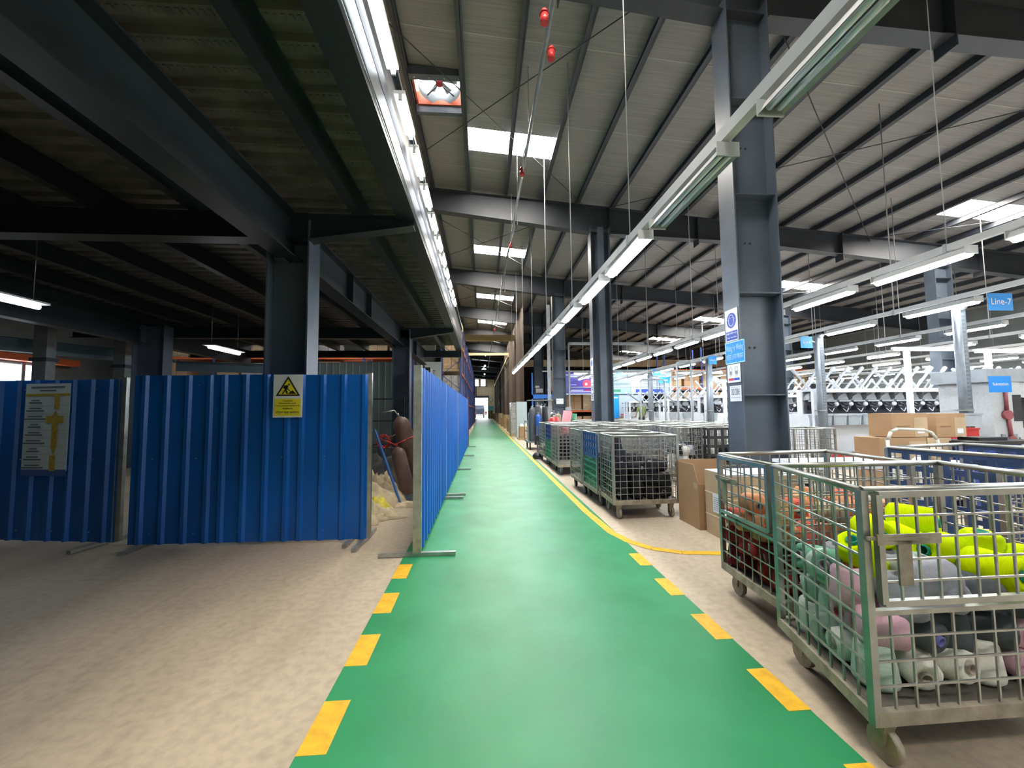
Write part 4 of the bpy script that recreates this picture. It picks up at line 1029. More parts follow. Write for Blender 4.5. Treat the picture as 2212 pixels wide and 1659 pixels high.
for yy, sz in ((.07,.8),(-.065,1.0)):
    mb = MB()
    for i in range(16):
        a0, a1 = 2*pi*i/16, 2*pi*(i+1)/16
        mb.bar((-.006,yy+.035*cos(a0),.03+.07*sin(a0)),(-.006,yy+.035*cos(a1),.03+.07*sin(a1)),.004,.002,(1,0,0))
    mb.box(-.006,-.004,yy-.022*sz,yy+.022*sz,-.015,.035); part(mb, 'spool_picture', mgrey, t)
part(MB().box(-.006,-.004,.01,.13,-.105,-.07), 'red_bar', signr, t); part(MB().box(-.006,-.004,-.13,0,-.105,-.07), 'blue_bar', signb, t)
t = plate('zone_sign', 'white old zone sign, lowest on the nearest column', Y0+.02, Y0+.29, 1.70, 1.93, signw)
part(MB().box(-.006,-.004,-.11,.11,.09,.095).box(-.006,-.004,-.11,.11,-.062,-.057), 'ruled_lines', mgrey, t)
text('OLD ZONE', (XC-.0125, Y0+.155, 1.835), LEFT, .13, inkm, t, ext=.0005, fit=.20)
# signs on the second column, third column
y2 = Y0+BAY
for nm, lab, z0, z1 in (('face_mask_sign','white mask sign strip on the second column',2.95,3.35),('notice_sign','white notice with dark bars on the second column',2.5,2.93),('notice_sign','faded notice on the second column',2.15,2.48),('notice_sign','lowest small notice on the second column',1.9,2.13)):
    t = plate(nm, lab, y2+.02, y2+.32, z0, z1, signw); t.location.y = y2+.17
    if nm == 'face_mask_sign': part(MB().tube((-.006,0,.03),(-.004,0,.03),.11,18), 'blue_disc', signb, t)
    else: part(MB().box(-.006,-.004,-.1,.1,-.06,-.03).box(-.006,-.004,-.1,.1,.0,.03).box(-.006,-.004,-.1,.1,.06,.09), 'printed_bars', inkm, t)
y3 = Y0+2*BAY
t = thing('exit_sign', 'small white exit sign on the third column', 'sign', (XC+.33, y3-.01, 2.05)); part(MB().box(-.19,.19,-.006,0,-.14,.14), 'plate', signw, t); text('EXIT 30', (XC+.33,y3-.018,2.08), FRONT, .1, inkm, t, ext=.0005)
part(MB().bar((-.30,.15,.1),(-.30,.15,-.02),.012).bar((.30,.15,.1),(.30,.15,-.02),.012), 'bracket', galv, t)
t = thing('switch_box', 'light grey switch box beside the third column', 'box', (XC+.78, y3+.1, 1.3)); part(MB().box(-.15,.15,-.1,.1,-.55,.45), 'casing', lgrey, t); part(MB().box(-.08,-.02,-.11,-.1,.0,.18).box(.02,.08,-.11,-.1,.0,.18), 'meter', inkm, t)
t = thing('cable_riser', 'pale cable trunking left of the third column', 'trunking', (XC-.22, y3, 0)); part(MB().box(-.08,.08,-.06,.06,.9,7.2), 'trunk', lgrey, t); part(MB().box(-.1,.1,-.1,-.06,.9,1.8), 'terminal_box', lgrey, t); part(MB().box(-.02,.02,-.02,.02,0,.9), 'conduit', lgrey, t)
t = thing('cable_riser', 'pale frame post right of the third column', 'trunking', (XC+.92, y3+.3, 0)); part(MB().box(-.04,.04,-.04,.04,.0,5.2).box(0,4.2,-.04,.04,5.1,5.25), 'trunk', lgrey, t)

# ------------------------------------------------------------------ walkway side goods, right
t = thing('flatbed_trolley', 'grey flatbed trolley carrying upright gas cylinders', 'trolley', (1.80,16.4,0))
part(MB().box(0,1.05,0,1.3,.28,.34), 'platform', mgrey, t)
for x in (0,1.02):
    part(MB().box(x,x+.03,0,.03,.34,1.15).box(x,x+.03,1.27,1.3,.34,1.15).box(x,x+.03,0,1.3,1.12,1.15).box(x,x+.03,0,1.3,.72,.75), 'side_rail', mgrey, t)
for x, y in ((.1,.1),(.95,.1),(.1,1.2),(.95,1.2)): part(MB().tube((x-.02,y,.12),(x+.02,y,.12),.12,12).box(x-.03,x+.03,y-.03,y+.03,.12,.28), 'wheel', black, t)
cyc = {'dark grey': mat('cylinder_grey',(0.09,0.095,0.1),.45), 'blue': mat('cylinder_blue',(0.03,0.12,0.5),.4), 'black': blackp, 'brown': mat('cylinder_brown',(0.3,0.22,0.13),.5), 'silver': galv}
for i, (x, y, h, r, c_) in enumerate(((.2,.25,1.35,.11,'dark grey'),(.47,.2,1.1,.12,'blue'),(.5,.6,1.5,.11,'dark grey'),(.75,.25,1.45,.12,'black'),(.2,.75,1.2,.11,'silver'),(.85,.7,1.3,.12,'brown'),(.35,1.05,1.4,.11,'dark grey'),(.72,1.05,1.45,.11,'silver'))):
    cylinder_bottle(f'{c_} gas cylinder on the flatbed trolley, {ORD[i]} of the load', (1.80+x,16.4+y,.345), (1.80+x,16.4+y,.34+h), r, cyc[c_], mgrey)
for i, (x, y, h, c_) in enumerate(((2.95,16.9,1.5,'dark grey'),(3.2,17.2,1.45,'brown'),(3.0,17.5,1.5,'silver'))):
    cylinder_bottle(f'{c_} gas cylinder standing right of the flatbed trolley', (x,y,0), (x,y,h), .12, cyc[c_], mgrey)
t = thing('floor_machine', 'black floor-cleaning machine in front of the walkway cages', 'machine', (1.80,13.45,0)); part(MB().lathe([(.0,.03),(.16,.03),(.18,.12),(.1,.2),(.06,.22),(0,.22)],16), 'brush_head', blackp, t); part(MB().bar((0,0,.2),(.02,.25,1.05),.06), 'handle_tube', blackp, t); part(MB().cbox((.01,.15,.6),(.18,.14,.3)), 'tank', blackp, t)
t = thing('steel_cabinet', 'tall light grey steel cabinet beside the brown wall', 'cabinet', (1.98,24.0,0)); part(MB().box(0,.62,0,.5,0,2.1), 'body', mat('cabinet_grey',(0.45,0.52,0.53),.45), t); part(MB().box(.02,.6,-.012,0,.05,2.05), 'door', mat('cabinet_grey',(0,0,0)), t)
pallet_load(1.72,25.2,0,.85,1.2,1.95,wrap,'tall wrapped pallet stack behind the grey cabinet','wrapped pallets by the brown wall',4)
def carton(x,y,z,wx,wy,h,m,label,group=None,cones=0):
    t = thing('carton', label, 'box', (x,y,z), group=group); part(MB().box(0,wx,0,wy,0,h), 'box_body', m, t); part(MB().box(wx*.42,wx*.58,-.002,0,0,h), 'tape_strip', straw, t)
    for i in range(cones): cone('white', (x+.12+.2*i, y+.12, z+h+.06), (0,0,1), f'{ORD[i]} white cone from the left on the {label[:label.find(chr(32)+chr(119))] if " with" in label else label}', 'white cones on the far cartons', low=True)
    return t
carton(1.98,22.0,0.1,.62,.6,.62,card,'brown carton with white cones in front of the cabinet',None,3)
t = thing('pallet', 'wooden pallet under the brown carton by the cabinet', 'pallet', (1.9,21.9,0)); part(MB().box(0,.8,0,.1,0,.08).box(0,.8,.35,.45,0,.08).box(0,.8,.7,.8,0,.08), 'bearer', wood, t); part(MB().box(0,.8,0,.8,.08,.098), 'deck', wood, t)
carton(1.85,28.6,0,.52,1,.9,card2,'pale carton with white cones farther along the brown wall',None,2)
carton(1.85,31,0,.52,1,1.0,card,'brown carton behind the pale carton by the brown wall')
for i, (y, h, m, c_) in enumerate(((36,1.2,card2,'pale'),(41,.9,card,'brown'),(47,1.3,card2,'pale'),(55,1.0,card,'brown'),(64,1.2,card2,'pale'),(74,1.1,card,'brown'))):
    carton(1.85,y,0,.5,1.5,h,m,f'{c_} carton stack, {ORD[i]} of those far along the brown wall','far carton stacks by the brown wall')
t = thing('blue_crate', 'small blue crate beside the far cartons', 'crate', (2.08,27.4,0)); part(MB().box(0,.3,0,.4,0,.03).box(0,.3,0,.02,.03,.32).box(0,.3,.38,.4,.03,.32).box(0,.02,.02,.38,.03,.32).box(.28,.3,.02,.38,.03,.32), 'body', bluep, t)
# far end: clock, board, truck, cartons and person
t = thing('wall_clock', 'round clock on the far end wall', 'clock', (1.75,YE-.05,3.9)); part(MB().tube((0,-.06,0),(0,0,0),.42,20), 'case', signk, t); part(MB().tube((0,-.07,0),(0,-.06,0),.34,20), 'face', signw, t); part(MB().box(-.02,.02,-.08,-.07,0,.25).box(0,.18,-.08,-.07,-.02,.02), 'hands', signk, t)
t = thing('notice_board', 'light blue notice board on the far end wall', 'board', (1.8,YE-.05,1.9)); part(MB().box(-.55,.55,-.05,0,-.65,.65), 'panel', mat('teal_board',(0.1,0.38,0.5),.5), t); part(MB().box(-.6,.6,-.07,-.05,.65,.72).box(-.6,.6,-.07,-.05,-.72,-.65), 'frame', signw, t)
t = thing('cargo_truck', 'dark blue truck parked in the far loading opening', 'truck', (-.75,YE+3,0))
tb = mat('truck_blue',(0.02,0.03,0.08),.4)
part(MB().box(-1.15,1.15,0,4.5,.75,1.9), 'cargo_bed', tb, t); part(MB().box(-1.05,1.05,4.55,6,.8,2.9), 'cab', tb, t); part(MB().box(-1.15,1.15,-.1,0,.5,.72), 'bumper', signk, t)
part(MB().box(-1.0,-.7,-.03,0,1.0,1.15).box(.7,1.0,-.03,0,1.0,1.15), 'tail_light', redp, t)
for x in (-.95,.95):
    for y in (.9,5): part(MB().tube((x-.14,y,.48),(x+.14,y,.48),.48,16), 'wheel', black, t)
part(MB().box(-1.1,1.1,.3,4.3,1.9,2.5), 'load', mat('truck_load',(0.05,0.08,0.16),.7,0,.5,2), t)
for i, (x, c_) in enumerate(((-2.4,'left'),(1.1,'right'))): carton(x,YE-6,0,.9,1,1.6,card,f'brown carton stack {c_} of the loading opening')

# people
def person(loc, face, label, shirt, trousers, h=1.7, hairc=(0.012,0.01,0.01)):
    t = thing('person', label, 'person', loc, rz=face)
    k = h/1.7; V_ = []; E_ = []; R_ = []
    def v(x,y,z,r,p=None):
        V_.append((x*k,y*k,z*k)); R_.append(r*k)
        if p is not None: E_.append((p,len(V_)-1))
        return len(V_)-1
    pel = v(0,0,.93,.135); ch = v(0,.0,1.12,.125,pel); c2 = v(0,-.01,1.30,.15,ch); nk = v(0,0,1.43,.065,c2); n2 = v(0,.01,1.50,.052,nk); hd = v(0,.02,1.57,.085,n2); h2 = v(0,.01,1.66,.072,hd)
    for s_ in (-1,1):
        sh = v(.17*s_,0,1.37,.065,c2); el = v(.24*s_,.02,1.12,.045,sh); wr = v(.22*s_,.16,.93,.032,el); ha = v(.21*s_,.22,.90,.035,wr)
        for q in range(4): v(.21*s_+(q-1.5)*.018,.29-.01*abs(q-1.5),.885,.009,ha)
        v(.17*s_,.25,.90,.011,ha)
        hp = v(.09*s_,0,.86,.095,pel); kn = v(.10*s_,.02,.49,.062,hp); an = v(.10*s_,0,.09,.042,kn); v(.10*s_,.14,.04,.038,an)
    me = bpy.data.meshes.new('body'); me.from_pydata(V_, E_, []); o = bpy.data.objects.new('body', me); COL.objects.link(o)
    sk = o.modifiers.new('skin','SKIN'); sub = o.modifiers.new('sub','SUBSURF'); sub.levels = 1; sub.render_levels = 1
    for i, r_ in enumerate(R_): me.skin_vertices[0].data[i].radius = (r_, r_*.85)
    me.skin_vertices[0].data[0].use_root = True
    dg = bpy.context.evaluated_depsgraph_get(); ev = o.evaluated_get(dg); m2 = bpy.data.meshes.new_from_object(ev)
    COL.objects.unlink(o); bpy.data.objects.remove(o)
    m2.materials.clear()
    for mm in (mat('skin',(0.28,0.15,0.09),.6), shirt, trousers): m2.materials.append(mm)
    for p in m2.polygons:
        z = p.center.z/k; x = abs(p.center.x)/k
        p.material_index = 2 if z < .93 and not (x > .19) else (1 if z < 1.43 and (z > 1.1 or x < .19) else 0)
    b_ = part(m2, 'body', None, t)
    part(MB().lathe([(0,1.74*k),(.05*k,1.735*k),(.085*k,1.70*k),(.098*k,1.64*k),(.092*k,1.58*k),(.07*k,1.56*k)], 14), 'hair', mat('black_hair', hairc, .7), t)
    return t
t = thing('foot_platform', 'low grey step the seated operator stands on', 'platform', (7.9,19.9,0)); part(MB().box(-.5,.5,-.4,.4,.0,.30), 'step', mgrey, t)
person((7.95,20.0,.30), .1, 'person in an olive green shirt seen from behind at the machines', mat('olive_shirt',(0.16,0.2,0.07),.9), mat('dark_cloth',(0.03,0.03,0.04),.9))
person((.62,YE-4,0), 2.6, 'person in dark red clothes beside the truck at the far opening', mat('red_cloth',(0.3,0.03,0.03),.9), mat('dark_cloth',(0,0,0),.9))

# ------------------------------------------------------------------ winding machines
def unit_meshes():
    g = MB()   # grey head: wedge plus arm
    g.hexa([(.02,.0,.36),(.36,.0,.36),(.36,.2,.36),(.02,.2,.36),(.12,.05,.57),(.34,.05,.57),(.34,.2,.57),(.12,.2,.57)])
    g.poly([(.02,-.03,.39),(.18,-.03,.42),(.26,-.03,.52),(.20,-.03,.54),(.04,-.03,.45)], .03, (0,1,0))
    g.box(.04,.38,-.06,.02,.31,.35)
    d = MB().tube((.06,-.03,.16),(.33,-.03,.16),.075,10).box(.0,.42,.03,.08,.0,.30).tube((.12,-.06,.27),(.2,-.1,.21),.03,8)
    l = MB().lathe([(0,0),(.05,.0),(.06,.02),(.05,.05),(0,.05)], 10, Matrix.Translation((.29,-.12,.24)) @ Matrix.Rotation(pi/2,4,'X')).bar((.08,-.12,.12),(.16,-.14,.03),.014).bar((.16,-.14,.03),(.24,-.12,.13),.014)
    return g.mesh('winding_head'), d.mesh('drum'), l.mesh('yarn_guide')
UM = unit_meshes()
for m_, mm in zip(UM, (mat('machine_grey',(0.33,0.35,0.37),.4), dark, mat('guide_grey',(0.55,0.57,0.6),.35))): m_.materials.append(mm)
armm = MB().box(-.025,.025,-.02,.02,0,.82).box(-.035,.035,-.03,.03,.68,.84).mesh('arm'); armm.materials.append(mat('arm_grey',(0.48,0.51,0.54),.35))
binm = MB().hexa([(.03,-.0,0),(.37,0,0),(.37,.3,0),(.03,.3,0),(.01,-.02,.27),(.39,-.02,.27),(.39,.32,.27),(.01,.32,.27)]).box(-.0,.40,-.035,-.015,.25,.29).box(.06,.08,-.012,.0,.02,.24).box(.32,.34,-.012,0,.02,.24).mesh('yarn_bin'); binm.materials.append(pgrey)
spc = MB().lathe([(.02,0),(.075,0),(.055,.15),(.02,.15)],10).mesh('small_cone'); spc.materials.append(mat('yarn_white_small',(0.75,0.76,0.8),.9))
def machine(x0, y0, n, label, arms=1, z=.0, end_white=True, arm_sides=(1,-1)):
    t = thing('winding_machine', label, 'winding machine', (x0, y0, 0), group='rows of winding machines')
    L_ = n*.42; ZB = 1.42
    part(MB().box(0,L_,.25,1.0,.15,ZB).box(0,L_,.22,.25,.38,ZB-.1), 'base_cabinet', white, t)
    part(MB().box(0,L_,.1,1.1,2.03,2.10).box(0,L_,.07,.1,2.0,2.1), 'hood', white, t)
    part(MB().box(0,L_,.45,.55,ZB,2.03), 'back_plate', mat('machine_back',(0.42,0.44,0.47),.45), t)
    for xe in (0, L_-.06):
        part(MB().box(xe-.03,xe+.05,.0,.09,0,2.03), 'end_frame', white, t); part(MB().box(xe-.03,xe+.05,1.0,1.1,0,2.03), 'end_frame', white, t)
        part(MB().box(xe-.01,xe+.03,.42,.62,ZB,2.03), 'end_frame', white, t)
    part(MB().box(0,L_,.05,.25,.22,.36), 'kick_strip', signk, t)
    if y0 < 12: part(MB().box(.35,1.0,.02,.05,.2,.38), 'red_panel', redp, t); part(MB().box(1.4,1.75,.02,.05,.25,.38), 'yellow_panel', signy, t)
    for i in range(n):
        for me, nm in zip(UM, ('winding_head','drum','yarn_guide')):
            o = part(me, nm, None, t); o.location = (i*.42, .25, ZB+.02)
        if i % 2 == 0 or y0 < 12:
            o = part(binm, 'yarn_bin', None, t); o.location = (i*.42+.01, -.06, ZB-.30)
    if arms:
        for i in range(n+1):
            o = part(armm, 'creel_arm', None, t); o.location = (i*.42-.1, .3, 2.08); o.rotation_euler = (0, radians(42), 0)
            if i % 2 == 0: o = part(armm, 'creel_arm', None, t); o.location = (i*.42+.6, .8, 2.08); o.rotation_euler = (0, radians(-42), 0)
        part(MB().box(0,L_,.5,.53,2.55,2.58), 'creel_bar', lgrey, t)
    return t
machine(8.86, 10.3, 13, 'winding machine behind the cardboard boxes, its grey bins towards the camera')
machine(8.5, 15.0, 16, 'winding machine directly right of the nearest column, second row back')
machine(9.45, 20.2, 16, 'winding machine left of the nearest column, third row back')
machine(9.2, 25.0, 14, 'winding machine farthest back before the banners')
machine(14.95, 10.3, 17, 'winding machine at the right, continuing the front row')
machine(16.1, 15.0, 16, 'winding machine far right of the second row')
# bright white vertical lamps/posts beside the machines
for i, (x, y, z1, lab) in enumerate(((10.7,9.5,3.05,'bright white upright on the front machine row'),(12.94,9.5,3.0,'bright white upright right of the metal conduit post'),(8.75,14.2,2.6,'bright white upright beside the nearest column'))):
    t = thing('machine_upright', lab, 'post', (x,y,0)); part(MB().box(-.05,.05,-.04,.04,0,z1), 'profile', white, t); part(MB().box(-.35,1.6,-.06,.06,z1,z1+.05), 'lamp_arm', white, t)
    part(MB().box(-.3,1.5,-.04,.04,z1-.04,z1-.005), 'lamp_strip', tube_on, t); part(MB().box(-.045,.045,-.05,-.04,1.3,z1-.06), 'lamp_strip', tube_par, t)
# perforated conduit posts with blue line signs
PP = [(9.02,7.05,'Line-7',(9.80,3.56,.25,.165,.17)),(8.74,10.0,'Line-6',(8.36,3.28,.16,.15,.085)),(8.43,14.7,'Line-5',(8.58,3.40,.16,.155,.085)),(8.47,20.2,'Line-4',(8.83,3.46,.2,.15,.11)),(8.22,26.0,None,None)]
for i, (x, y, s_, sg) in enumerate(PP):
    t = thing('conduit_post', f'{ORD[i]} tall grey conduit post at the ends of the machine rows', 'post', (x,y,0), group='conduit posts at the machine rows')
    pgm = mat('conduit_grey', (0.17,0.195,0.22), .45, .2, .2, 6); part(MB().tube((0,0,0),(0,0,3.42),.065,12).tube((0,0,3.42),(.16,.0,3.5),.065,12), 'pipe', pgm, t)
    mb = MB().box(.07,.2,.0,.05,0,3.45)
    part(mb, 'cable_tray', pgm, t)
    mb = MB()
    for k in range(44): mb.box(.10,.17,-.003,.0,.1+.075*k,.135+.075*k)
    part(mb, 'tray_slots', mgrey, t)
    part(MB().box(-.09,.1,-.09,.09,1.5,1.53), 'clamp', galv, t)
    if s_:
        t2 = thing('line_sign', f'small blue line {["seven","six","five","four"][i]} sign on the {ORD[i]} conduit post', 'sign', (sg[0], y-.12, sg[1]))
        w_, h_, ts = sg[2:]
        part(MB().box(-w_,w_,-.008,0,-h_,h_), 'board', skyb, t2)
        text(s_, (t2.location.x, y-.132, t2.location.z), FRONT, ts, signw, t2, ext=.0005)
        part(MB().bar((0,.005,.1),(x-t2.location.x,.12,.0),.02), 'bracket', galv, t2)
t = thing('machine_rail', 'thin white horizontal pipe above the machine rows', 'pipe', (0,0,0)); part(MB().tube((8.2,14.7,3.4),(8.2,26,3.4),.035,8).tube((4.9,26.2,3.05),(14,26.2,3.05),.03,8), 'pipe', lgrey, t)
# pipe frames between cages and banners
for i, (x, y, w_, h_, lab) in enumerate(((6.9,17.4,1.1,2.9,'bent grey pipe frame left of the operator'),(7.35,14.9,.55,3.4,'narrow pipe frame left of the line five post'))):
    t = thing('pipe_frame', lab, 'frame', (x,y,0)); mb = MB(); mb.path([(0,0,0),(0,0,h_-.1),(.1,0,h_),(w_-.1,0,h_),(w_,0,h_-.1),(w_,0,0)], .04, 8); part(mb, 'pipe', lgrey, t)
for i in range(6):
    t = thing('creel_rod', f'{ORD[i]} slanted dark creel rod near the banners, from the left', 'rod', (0,0,0), group='slanted creel rods'); part(MB().bar((6.9+.85*i,19.0,2.35),(8.0+.85*i,19.0,1.55),.05), 'rod', mgrey, t)

# near right machine end with substation sign, crates, bins, boxes
t = thing('machine_end_panel', 'white machine end panel at the right edge, dark louvre and red conduit', 'machine', (9.62,7.05,0))
part(MB().box(.42,.6,-.004,.0,1.3,1.8).box(.60,1.6,.28,.30,1.15,1.75), 'dark_opening', dark, t); part(MB().box(0,1.6,0,.9,0,1.15).box(0,.6,0,.9,1.15,2.05).box(.6,1.6,.02,.9,1.75,2.05).box(.6,1.6,.3,.9,1.15,1.75), 'casing', mat('machine_white',(0.45,0.48,0.5),.45,0,.1,20), t)
part(MB().box(-.1,1.6,-.02,.95,2.05,2.3), 'top_beam', lgrey, t)
for i in range(2): part(MB().box(.12+.24*i,.20+.24*i,-.02,0,.95,1.06).bar((.07+.24*i,-.02,1.0),(.05+.24*i,-.02,.72),.02).bar((.24+.24*i,-.02,1.0),(.25+.24*i,-.02,.72),.02).bar((.08+.24*i,-.02,1.0),(.2+.24*i,-.02,.9),.02), 'handle_bracket', mgrey, t)
mb = MB(); mb.tube((.25,-.03,1.9),(.25,-.03,1.5),.028,8); mb.tube((.25,-.06,1.42),(.25,-.0,1.42),.09,12); mb.tube((.26,-.03,1.4),(.3,-.03,.98),.03,8); mb.tube((.3,-.06,.95),(.3,0,.95),.075,12); part(mb, 'red_conduit', mat('red_brown_paint',(0.25,0.06,0.07),.5), t)
t = thing('substation_sign', 'blue substation sign beside the right machine end', 'sign', (9.25,6.65,1.98)); part(MB().box(-.22,.22,-.008,0,-.145,.145), 'board', mat('deep_sky_board',(0.0,0.2,0.62),.5), t); text('Substation', (9.25,6.636,1.98), FRONT, .075, signw, t, ext=.0005); part(MB().bar((.2,.01,.0),(.45,.4,.0),.02), 'bracket', galv, t)
def crate(x,y,z,wx,wy,h,m,label,cat='crate'):
    t = thing('plastic_crate', label, cat, (x,y,z)); th = .015
    part(MB().box(0,wx,0,wy,0,th).box(0,wx,0,th,th,h).box(0,wx,wy-th,wy,th,h).box(0,th,th,wy-th,th,h).box(wx-th,wx,th,wy-th,th,h), 'body', m, t)
    part(MB().box(-.012,wx+.012,-.012,0,h-.03,h).box(-.012,wx+.012,wy,wy+.012,h-.03,h).box(-.012,0,0,wy,h-.03,h).box(wx,wx+.012,0,wy,h-.03,h), 'rim', m, t); return t
crate(7.55,5.9,.0,.55,.42,.95,bluep,'tall blue bin behind the blue-strip trolley')
crate(8.25,6.1,.0,.5,.42,.98,bluep,'second blue bin beside the tall blue bin')
t = thing('bin_lid', 'black lid resting on the blue bins', 'lid', (7.5,5.85,.99)); part(MB().box(0,1.35,0,.6,0,.05).box(.4,.9,.15,.45,.05,.1), 'lid', blackp, t)
crate(8.35,6.75,.0,.55,.4,1.2,redp,'red crate stack left of the white machine end')
crate(7.9,6.9,.0,.4,.4,1.15,blackp,'black crate stack beside the red crates')
for i, (x, w_) in enumerate(((8.9,.9),)): crate(x-.1,6.95,1.22,w_*.5,.3,.24,pgrey,'pale blue-grey tray left of the white machine end')
# cardboard boxes on platform
GB = 'cardboard boxes on the platform trolley'
t = thing('platform_trolley', 'cream platform trolley with a bent tube handle', 'trolley', (6.05,5.75,0))
mb = MB(); mb.path([(0,0,.3),(.02,0,1.1),(.08,0,1.22),(.18,0,1.26),(.62,0,1.24),(.74,0,1.2),(.82,0,1.1),(.88,0,.85),(.9,0,.3)], .022, 8); part(mb, 'handle', mat('handle_cream',(0.5,0.5,0.45),.4), t)
part(MB().box(.02,.86,-.01,.01,.4,.92), 'handle_plate', mat('plate_cream',(0.45,0.46,0.42),.5), t); part(MB().box(0,1.5,0,1.0,.2,.28), 'platform', mat('plate_cream',(0,0,0)), t)
for x, y in ((.1,.1),(1.4,.1),(.1,.9),(1.4,.9)): part(MB().tube((x-.02,y,.1),(x+.02,y,.1),.1,12).box(x-.03,x+.03,y-.03,y+.03,.1,.2), 'caster', black, t)
BX = [(6.35,6.1,.28,.62,.5,.48,card,'bottom left brown box on the platform trolley'),(7.02,6.1,.28,.48,.5,.46,card2,'bottom middle pale box on the platform trolley'),
      (6.3,6.1,.77,.80,.45,.33,card,'middle left brown box stacked behind the bent handle'),(7.12,6.1,.75,.42,.45,.34,card2,'middle right pale box with white label'),
      (6.55,6.12,1.11,.62,.40,.38,card,'top left brown box with one flap open'),(7.32,6.12,1.10,.52,.40,.38,card,'top right brown box of the stack')]
for x,y,z,a,b_,h,m,lab in BX:
    t = thing('cardboard_box', lab, 'box', (x,y,z), group=GB); part(MB().box(0,a,0,b_,0,h), 'carton', m, t)
    part(MB().box(a*.62,a,-.003,0,.0,h*.82), 'side_flap', card2, t); part(MB().box(a*.7,a*.9,-.005,-.003,h*.15,h*.35), 'paper_label', paper, t)
    part(MB().box(a*.15,a*.5,-.003,0,h*.42,h*.47), 'printed_line', mat('box_print',(0.22,0.12,0.06),.8), t)
t = thing('pallet', 'open box row on the floor behind the platform trolley', 'box', (7.6,6.6,0)); part(MB().box(0,.5,0,.4,0,.9), 'carton', card2, t)

# ------------------------------------------------------------------ banners and shelving at the back of the hall
def banner(x0,x1,z0,z1,y,m,label,lines,name='banner'):
    t = thing(name, label, 'banner', (x0,y,z0)); part(MB().box(0,x1-x0,0,.03,0,z1-z0), 'cloth', m, t)
    part(MB().box(.02,.06,.03,.07,-z0,z1-z0+.0), 'post', steel, t); part(MB().box(x1-x0-.06,x1-x0-.02,.03,.07,-z0,z1-z0), 'post', steel, t)
    for nm, mm, bs in lines:
        mb = MB()
        for a,b_,c_,d_ in bs: mb.box(a*(x1-x0),b_*(x1-x0),-.006,0,c_*(z1-z0),d_*(z1-z0))
        part(mb, nm, mm, t)
    return t
navy = mat('banner_blue',(0.03,0.035,0.28),.4,0,.4,1.2,col2=(0.05,0.02,0.16)); sw = mat('banner_white',(0.42,0.5,0.56),.5); pl = mat('banner_pale_text',(0.4,0.45,0.75),.5)
t = banner(5.35,7.8,2.62,4.25,27.2,navy,'dark blue banner with a red emblem behind the second column',[('text_line',pl,[(.08,.95,.80,.84),(.2,.93,.73,.765),(.22,.4,.40,.42),(.25,.6,.16,.2),(.2,.95,.1,.13),(.66,.78,.665,.69)]),('red_text',signr,[(.62,.95,.16,.2)]),('white_hem',sw,[(0,1,0,.04)])])
part(MB().tube((1.72,-.03,.72),(1.72,0,.72),.30,20), 'red_emblem', signr, t); part(MB().tube((1.66,-.04,.70),(1.66,-.03,.70),.09,12), 'emblem_centre', pl, t)
banner(8.35,10.1,2.62,4.3,27.2,mat('banner_mint',(0.28,0.42,0.46),.5),'pale mint banner right of the second column',[('text_line',inkm,[(.05,.95,.68,.70),(.05,.8,.6,.62),(.15,.5,.5,.515),(.02,.95,.40,.43),(.05,.55,.34,.355)]),('red_logo',signr,[(.02,.22,.1,.2)]),('green_logo',greenp,[(.3,.6,.1,.2)])])
banner(10.12,13.0,2.62,4.3,27.2,sw,'large white banner with a blue footer strip',[('text_line',inkm,[(.25,.7,.78,.80),(.4,.68,.7,.72),(.28,.65,.56,.58),(.3,.6,.5,.515),(.3,.62,.42,.435),(.3,.6,.3,.315)]),('blue_footer',signb,[(.12,.8,.06,.2)])])
banner(7.75,8.3,.9,2.55,27.0,mat('sign_cyan',(0.0,0.3,0.75),.5),'narrow blue panel behind the second column',[('text_line',pl,[(.2,.7,.4,.45),(.2,.7,.2,.24)])])
banner(8.5,9.2,1.0,2.55,27.0,mat('sign_cyan',(0,0,0)),'bright blue poster under the mint banner',[('text_line',pl,[(.1,.9,.86,.93),(.1,.5,.62,.68)])])
banner(9.2,10.9,1.1,2.55,27.0,sw,'white poster with red footer under the banners',[('text_line',inkm,[(.1,.4,.6,.64),(.1,.4,.4,.43),(.5,.9,.6,.63)]),('red_footer',signr,[(.05,.6,.05,.12)])])
t = banner(12.0,12.75,3.35,3.75,26.9,skyb,'small blue sign over the white banner',[('text_line',pl,[(.2,.8,.4,.6)])]); 
banner(11.4,11.9,3.9,4.35,26.9,skyb,'small blue line sign near the banners',[('text_line',pl,[(.2,.8,.4,.6)])])
rack(4.6,8.2,28.2,29.4,[1.55,3.1],'pallet rack behind the dark blue banner',None,8)
k = 0
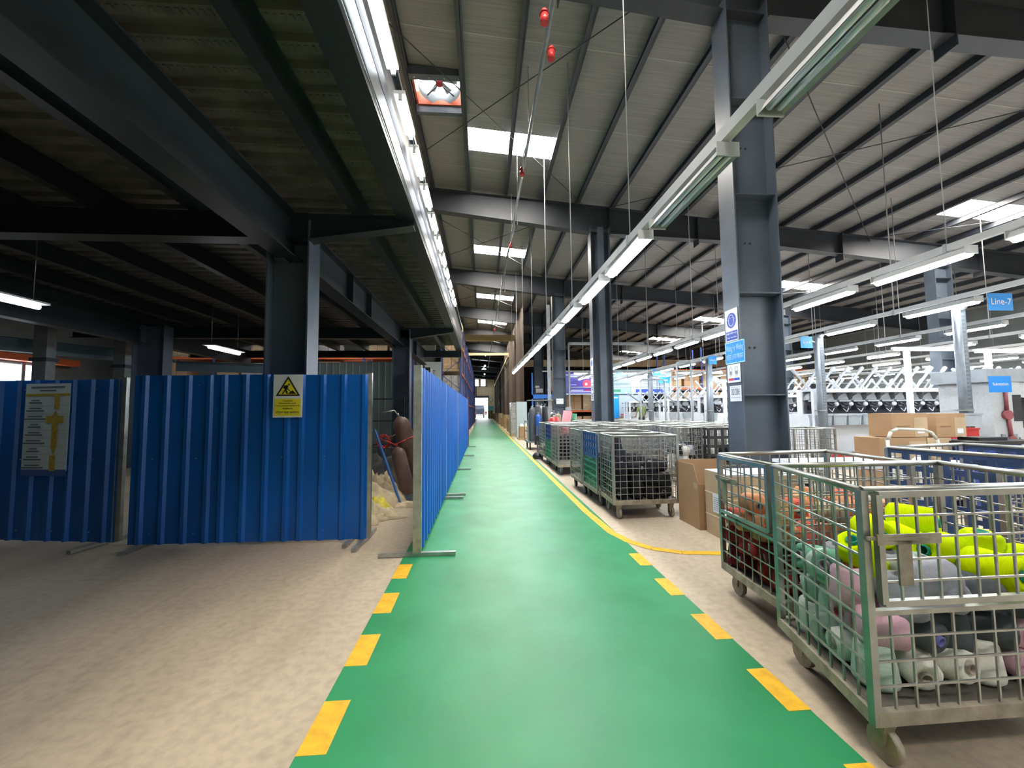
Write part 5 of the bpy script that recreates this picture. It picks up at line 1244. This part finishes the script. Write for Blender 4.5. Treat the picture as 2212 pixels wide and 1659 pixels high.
for lv, ln_ in ((0,'floor'),(1.55,'first'),(3.1,'second')):
    for i in range(3): pallet_load(4.72+1.16*i,28.27,lv,1.05,.95,1.0,random.choice((card,card2,wrapb)),f'pallet, {ln_} level of the rack behind the blue banner, {ORD[i]} from the left','pallets behind the blue banner',2)
rack(13.0,24,28.2,29.4,[1.55,3.1,4.4],'long brown-boxed rack right of the banners',None,9)
for lv, ln_ in ((0,'floor'),(1.55,'first'),(3.1,'second')):
    for i in range(8): pallet_load(13.0+2.75*(i//2)+(.12 if i % 2 == 0 else 1.45),28.27,lv,1.15,.95,1.1,random.choice((card,card2,card)),f'pallet, {ln_} level of the rack right of the banners, {ORD[i]} from the left','pallets right of the banners',3)
for i in range(5): carton(8.6+.45*i,26.4,0,.42,.4,.9+.15*(i % 2),card,f'carton below the bright blue poster, {ORD[i]} from the left','cartons below the posters')
t = thing('steel_gantry', 'blue steel frame with shelf left of the third column', 'frame', (3.0,24.8,0)); bf = mat('frame_blue',(0.02,0.13,0.45),.5)
part(MB().box(0,.08,0,.1,0,3.9), 'post', bf, t); part(MB().box(1.35,1.43,0,.1,0,3.9), 'post', bf, t); part(MB().box(0,1.45,0,.1,2.3,2.55), 'shelf_beam', bf, t)
t = thing('sun_canopy', 'thin pale canopy above the flatbed trolley', 'canopy', (2.35,21.0,0)); part(MB().box(0,1.3,0,.8,2.1,2.13), 'sheet', lgrey, t); part(MB().tube((.65,.4,0),(.65,.4,2.1),.02,6), 'pole', galv, t)
t = thing('metal_desk', 'grey metal desk beyond the third column', 'desk', (5.3,22.8,0)); part(MB().box(0,1.0,0,.5,1.0,1.04).box(0,.04,0,.5,0,1.0).box(.96,1.0,0,.5,0,1.0).box(.04,.96,.45,.5,.3,1.0), 'frame', lgrey, t)
t = thing('pinned_note', 'small white notes pinned on the fourth column', 'notice', (XC+.3,Y0+3*BAY-.01,3.1)); part(MB().box(-.2,.3,-.01,0,-.25,.05).box(-.25,.05,-.01,0,.1,.25), 'note', signw, t)
